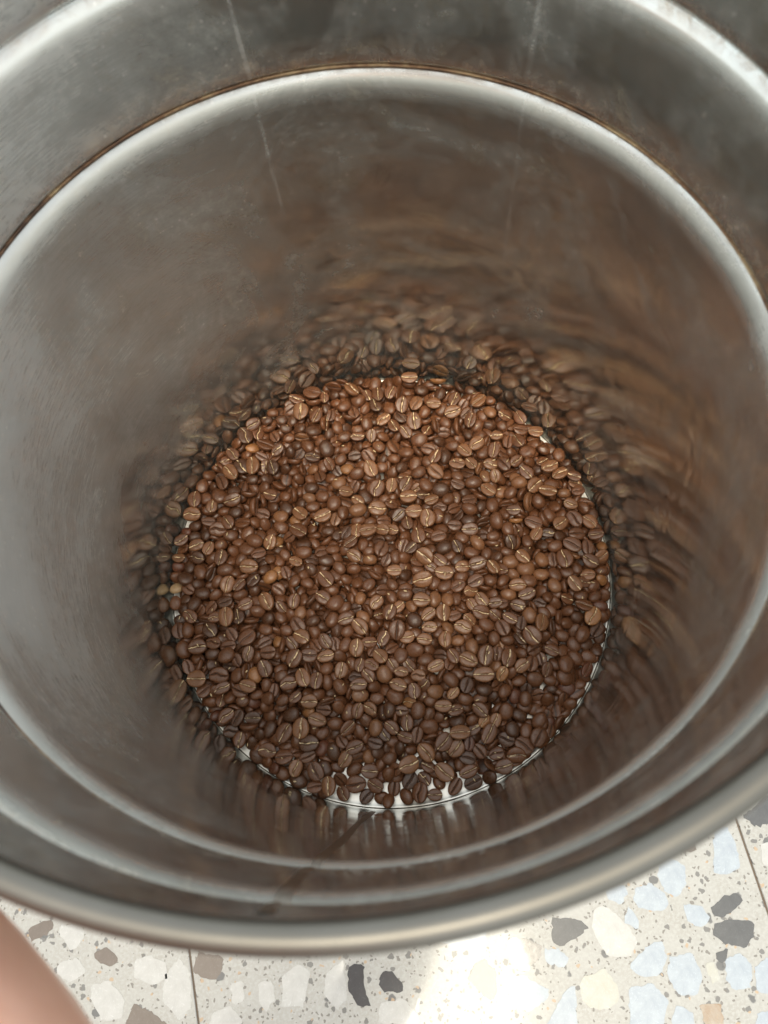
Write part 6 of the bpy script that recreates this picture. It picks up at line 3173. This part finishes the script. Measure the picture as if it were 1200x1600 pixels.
# labels: pose, tone, crease, run of the crease in the photograph and place in the layer; remaining twins told apart by place
def bean_labels(bs):
    tone_w = {'d': 'dark brown', 'm': 'mid brown', 'l': 'lighter brown', 'o': 'orange brown', 'r': 'reddish brown', 'p': 'pale tan'}
    out = []; full = {}
    for k, (p, Rq, hl, code) in enumerate(bs):
        tone = tone_w[next((c for c in code[1:] if c in 'dlorp'), 'm')]
        ax = Rq @ Vector((1, 0, 0)); a = math.degrees(math.atan2(ax.y, ax.x)) % 180
        run = 'level' if a < 22 or a > 158 else ('upright' if 68 < a < 112 else ('rising rightwards' if a < 90 else 'rising leftwards'))
        if code[0] == 'c': pose = ('pale crease up, ' if 'g' in code else 'dark crease up, ') + run
        elif code[0] == 'b': pose = 'rounded back up, ' + run
        elif code[0] == 'h': pose = 'hollow like a cup, ' + run
        else: pose = 'lying on edge, ' + run
        r = math.hypot(p[0], p[1]) / R0; th = math.degrees(math.atan2(p[1], p[0])) % 360
        if r < .22: place = 'at the centre'
        else:
            side = ('right', 'upper right', 'top', 'upper left', 'left', 'lower left', 'bottom', 'lower right')[int(((th + 22.5) % 360) // 45)]
            place = ('halfway out to the ' if r < .62 else ('towards the ' if r < .88 else 'against the steel at the ')) + side
        t = tone + ' bean, ' + pose + ', ' + place
        out.append(t); full.setdefault(t, []).append(k)
    for t, ks in full.items():
        if len(ks) < 2: continue
        hor = np.ptp([bs[k][0][0] for k in ks]) >= np.ptp([bs[k][0][1] for k in ks])
        ks.sort(key=lambda k: bs[k][0][0] if hor else -bs[k][0][1])
        names = ('leftmost', 'rightmost') if hor else ('uppermost', 'lowest')
        mids = {2: [names[0], names[1]], 3: [names[0], 'middle', names[1]], 4: [names[0], 'second ' + names[0], 'second ' + names[1], names[1]]}
        seq = mids.get(len(ks), [names[0], 'second ' + names[0]] + ['inner'] * (len(ks) - 4) + ['second ' + names[1], names[1]])
        for k, nme in zip(ks, seq): out[k] = nme + ' ' + t
    return out
LABELS = bean_labels(beans[:300])

GROUP = 'roasted coffee beans in the steel drum'
SV, SF, ST, SC = [], [], [], []; off = 0
NOBJ = 300
for i, (p, q, hl, code) in enumerate(beans):
    v = (i * 7 + int(p[0] * 3)) % NV; gold = 1 if 'g' in code else 0
    tone = next((c for c in code[1:] if c in 'dlorp'), 'm')
    if i < NOBJ:
        me = bean_mesh('h', 0, 'r') if code[0] == 'h' else bean_mesh(v, gold, tone)
        o = link('coffee_bean', me, None, LABELS[i], 'coffee bean', GROUP)
        o.location = (p[0] * MM, p[1] * MM, p[2] * MM); o.rotation_euler = q.to_euler(); o.scale = (hl * MM, hl * MM * (.93 + .14 * ((i * 37) % 11) / 10), hl * MM * (.9 + .2 * ((i * 53) % 13) / 12))
    else:
        V, F, C = geo[(v % 6, 'c')] if code[0] == 'f' else geo[(v, gold)]
        W = (V * hl) @ np.array(q).T + np.array(p)
        SV.append(W * MM); SF.append(F + off); off += len(V); SC.append(C)
        ST.append(np.tile(np.array(TONES[tone]) * rng.uniform(.85, 1.15), (len(V), 1)))
SV, SF, ST, SC = map(np.concatenate, (SV, SF, ST, SC))
me = bpy.data.meshes.new('coffee_beans'); me.from_pydata(SV.tolist(), [], SF.tolist())
me.polygons.foreach_set('use_smooth', [True] * len(me.polygons)); me.materials.append(BEAN); set_attr(me, ST, SC)
link('coffee_beans', me, None, 'mass of smaller and half hidden roasted coffee beans filling the gaps of the layer', 'coffee beans', None, 'stuff')

# flakes of chaff, too small to pick apart, lying on the beans
FV, FF = [], []
tops = [b for b in beans[:1033]]
for _ in range(150):
    p, q, hl, code = tops[rng.integers(len(tops))]
    cx_, cy_, cz_ = p[0] + rng.uniform(-2, 2), p[1] + rng.uniform(-2, 2), p[2] + 2.2 + rng.uniform(0, .6)
    if math.hypot(cx_, cy_) > 127: continue
    a = rng.uniform(0, 6.28); L_ = rng.uniform(.5, 1.3); W_ = rng.uniform(.25, .5); k = len(FV)
    for u_, v_ in ((-1, 0), (-.3, -1), (.7, -.7), (1, .1), (.3, .9), (-.6, .8)):
        x_, y_ = u_ * L_, v_ * W_
        FV.append(((cx_ + x_ * math.cos(a) - y_ * math.sin(a)) * MM, (cy_ + x_ * math.sin(a) + y_ * math.cos(a)) * MM, (cz_ + .25 * u_ * u_ + rng.uniform(-.1, .1)) * MM))
    FV.append((cx_ * MM, cy_ * MM, (cz_ + .12) * MM))
    for j in range(6): FF.append((k + 6, k + j, k + (j + 1) % 6))
s = NT('pale chaff'); s.set('Base Color', (0.50, 0.36, 0.20, 1)); s.set('Roughness', .6)
link('chaff', mesh('chaff', FV, FF, s.m, False), None, 'tiny pale flakes of chaff scattered on the coffee beans', 'chaff', None, 'stuff')

# ------------------------------------------------------------------ person crouching beside the drum
def skinned(name, joints, edges, mat, parent=None, sub=2, **kw):
    me = bpy.data.meshes.new(name); me.from_pydata([j[:3] for j in joints], edges, []); me.materials.append(mat)
    o = link(name, me, parent, **kw)
    sk = o.modifiers.new('skin', 'SKIN'); sk.use_smooth_shade = True
    for k, j in enumerate(joints): me.skin_vertices[0].data[k].radius = (j[3], j[4] if len(j) > 4 else j[3])
    me.skin_vertices[0].data[0].use_root = True
    ss = o.modifiers.new('sub', 'SUBSURF'); ss.levels = sub; ss.render_levels = sub
    return o
s = NT('skin'); tc = s.n('ShaderNodeTexCoord').outputs['Object']
s.l(s.mix(s.map(s.noise(tc, 35, 4), .35, .65), (0.66, 0.38, 0.29), (0.56, 0.28, 0.20)), s.p.inputs['Base Color'])
s.set('Roughness', .42); s.set('Subsurface Weight', .15); s.set('Subsurface Radius', (.02, .008, .004)); s.set('Subsurface Scale', .3)
s.l(s.bump(s.noise(tc, 700, 3), .12, .0004), s.p.inputs['Normal']); SKIN = s.m
s = NT('shirt cloth'); s.set('Base Color', (0.42, 0.25, 0.17, 1)); s.set('Roughness', .9); SHIRT = s.m
# joints: x y z radius (metres); crouching, left hand steadying the rim
J = [(-.30, -.82, .30, .125),
     (-.24, -.78, .31, .10), (-.24, -.60, .36, .085), (-.25, -.44, .39, .062), (-.26, -.50, .22, .052), (-.28, -.60, .08, .037), (-.27, -.54, .035, .036), (-.26, -.46, .025, .028),
     (-.40, -.80, .31, .10), (-.44, -.62, .36, .085), (-.46, -.46, .39, .062), (-.47, -.52, .22, .052), (-.48, -.62, .08, .037), (-.48, -.56, .035, .036), (-.48, -.48, .025, .028),
     (-.30, -.79, .50, .13), (-.29, -.70, .68, .14), (-.28, -.63, .78, .06), (-.27, -.59, .84, .055), (-.26, -.55, .92, .085, .095), (-.26, -.54, .99, .06),
     (-.15, -.62, .71, .055), (-.08, -.43, .54, .046), (.002, -.252, .375, .043), (-.031, -.204, .335, .047), (-.070, -.168, .306, .0445), (-.116, -.128, .300, .035), (-.146, -.098, .308, .027), (-.160, -.060, .322, .030),
     (-.43, -.66, .71, .055), (-.52, -.62, .54, .044), (-.49, -.54, .45, .034), (-.46, -.50, .45, .03)]
Ed = [(0, 1), (1, 2), (2, 3), (3, 4), (4, 5), (5, 6), (6, 7), (0, 8), (8, 9), (9, 10), (10, 11), (11, 12), (12, 13), (13, 14), (0, 15), (15, 16), (16, 17), (17, 18), (18, 19), (19, 20),
      (16, 21), (21, 22), (22, 23), (23, 24), (24, 25), (25, 26), (26, 27), (27, 28), (16, 29), (29, 30), (30, 31), (31, 32)]
for f in range(4):                                           # fingers of the left hand curl over the rim
    k = len(J); ln = (.85, 1, .93, .74)[f]; y0 = -.066 + f * .019
    J += [(-.158, y0, .336, .0095), (-.158 + .026 * ln, y0 + .004, .338, .0088), (-.158 + .040 * ln, y0 + .006, .326, .0082), (-.158 + .042 * ln, y0 + .007, .308, .0075)]
    Ed += [(28, k), (k, k + 1), (k + 1, k + 2), (k + 2, k + 3)]
k = len(J); J += [(-.160, -.085, .300, .012), (-.152, -.066, .285, .010), (-.150, -.048, .278, .009)]; Ed += [(28, k), (k, k + 1), (k + 1, k + 2)]
for f in range(4):                                           # right hand relaxed on the knee
    k = len(J); ln = (.85, 1, .93, .74)[f]; x0 = -.46 + (f - 1.5) * .016
    J += [(x0, -.50 + .05 * ln, .449, .0095), (x0, -.50 + .075 * ln, .437, .0085), (x0, -.50 + .09 * ln, .418, .0075)]
    Ed += [(32, k), (k, k + 1), (k + 1, k + 2)]
k = len(J); J += [(-.425, -.495, .440, .011), (-.41, -.475, .428, .009)]; Ed += [(32, k), (k, k + 1)]
person = skinned('person', J, Ed, SKIN, label='person leaning in from below, only a blurred bare forearm showing in the bottom left corner', cat='person')
skinned('shirt', [(-.30, -.81, .36, .150), (-.30, -.78, .52, .148), (-.29, -.70, .68, .155), (-.285, -.66, .74, .10), (-.16, -.63, .71, .072), (-.115, -.53, .62, .062), (-.42, -.66, .71, .07), (-.50, -.63, .60, .062)],
        [(0, 1), (1, 2), (2, 3), (2, 4), (4, 5), (2, 6), (6, 7)], SHIRT, person)
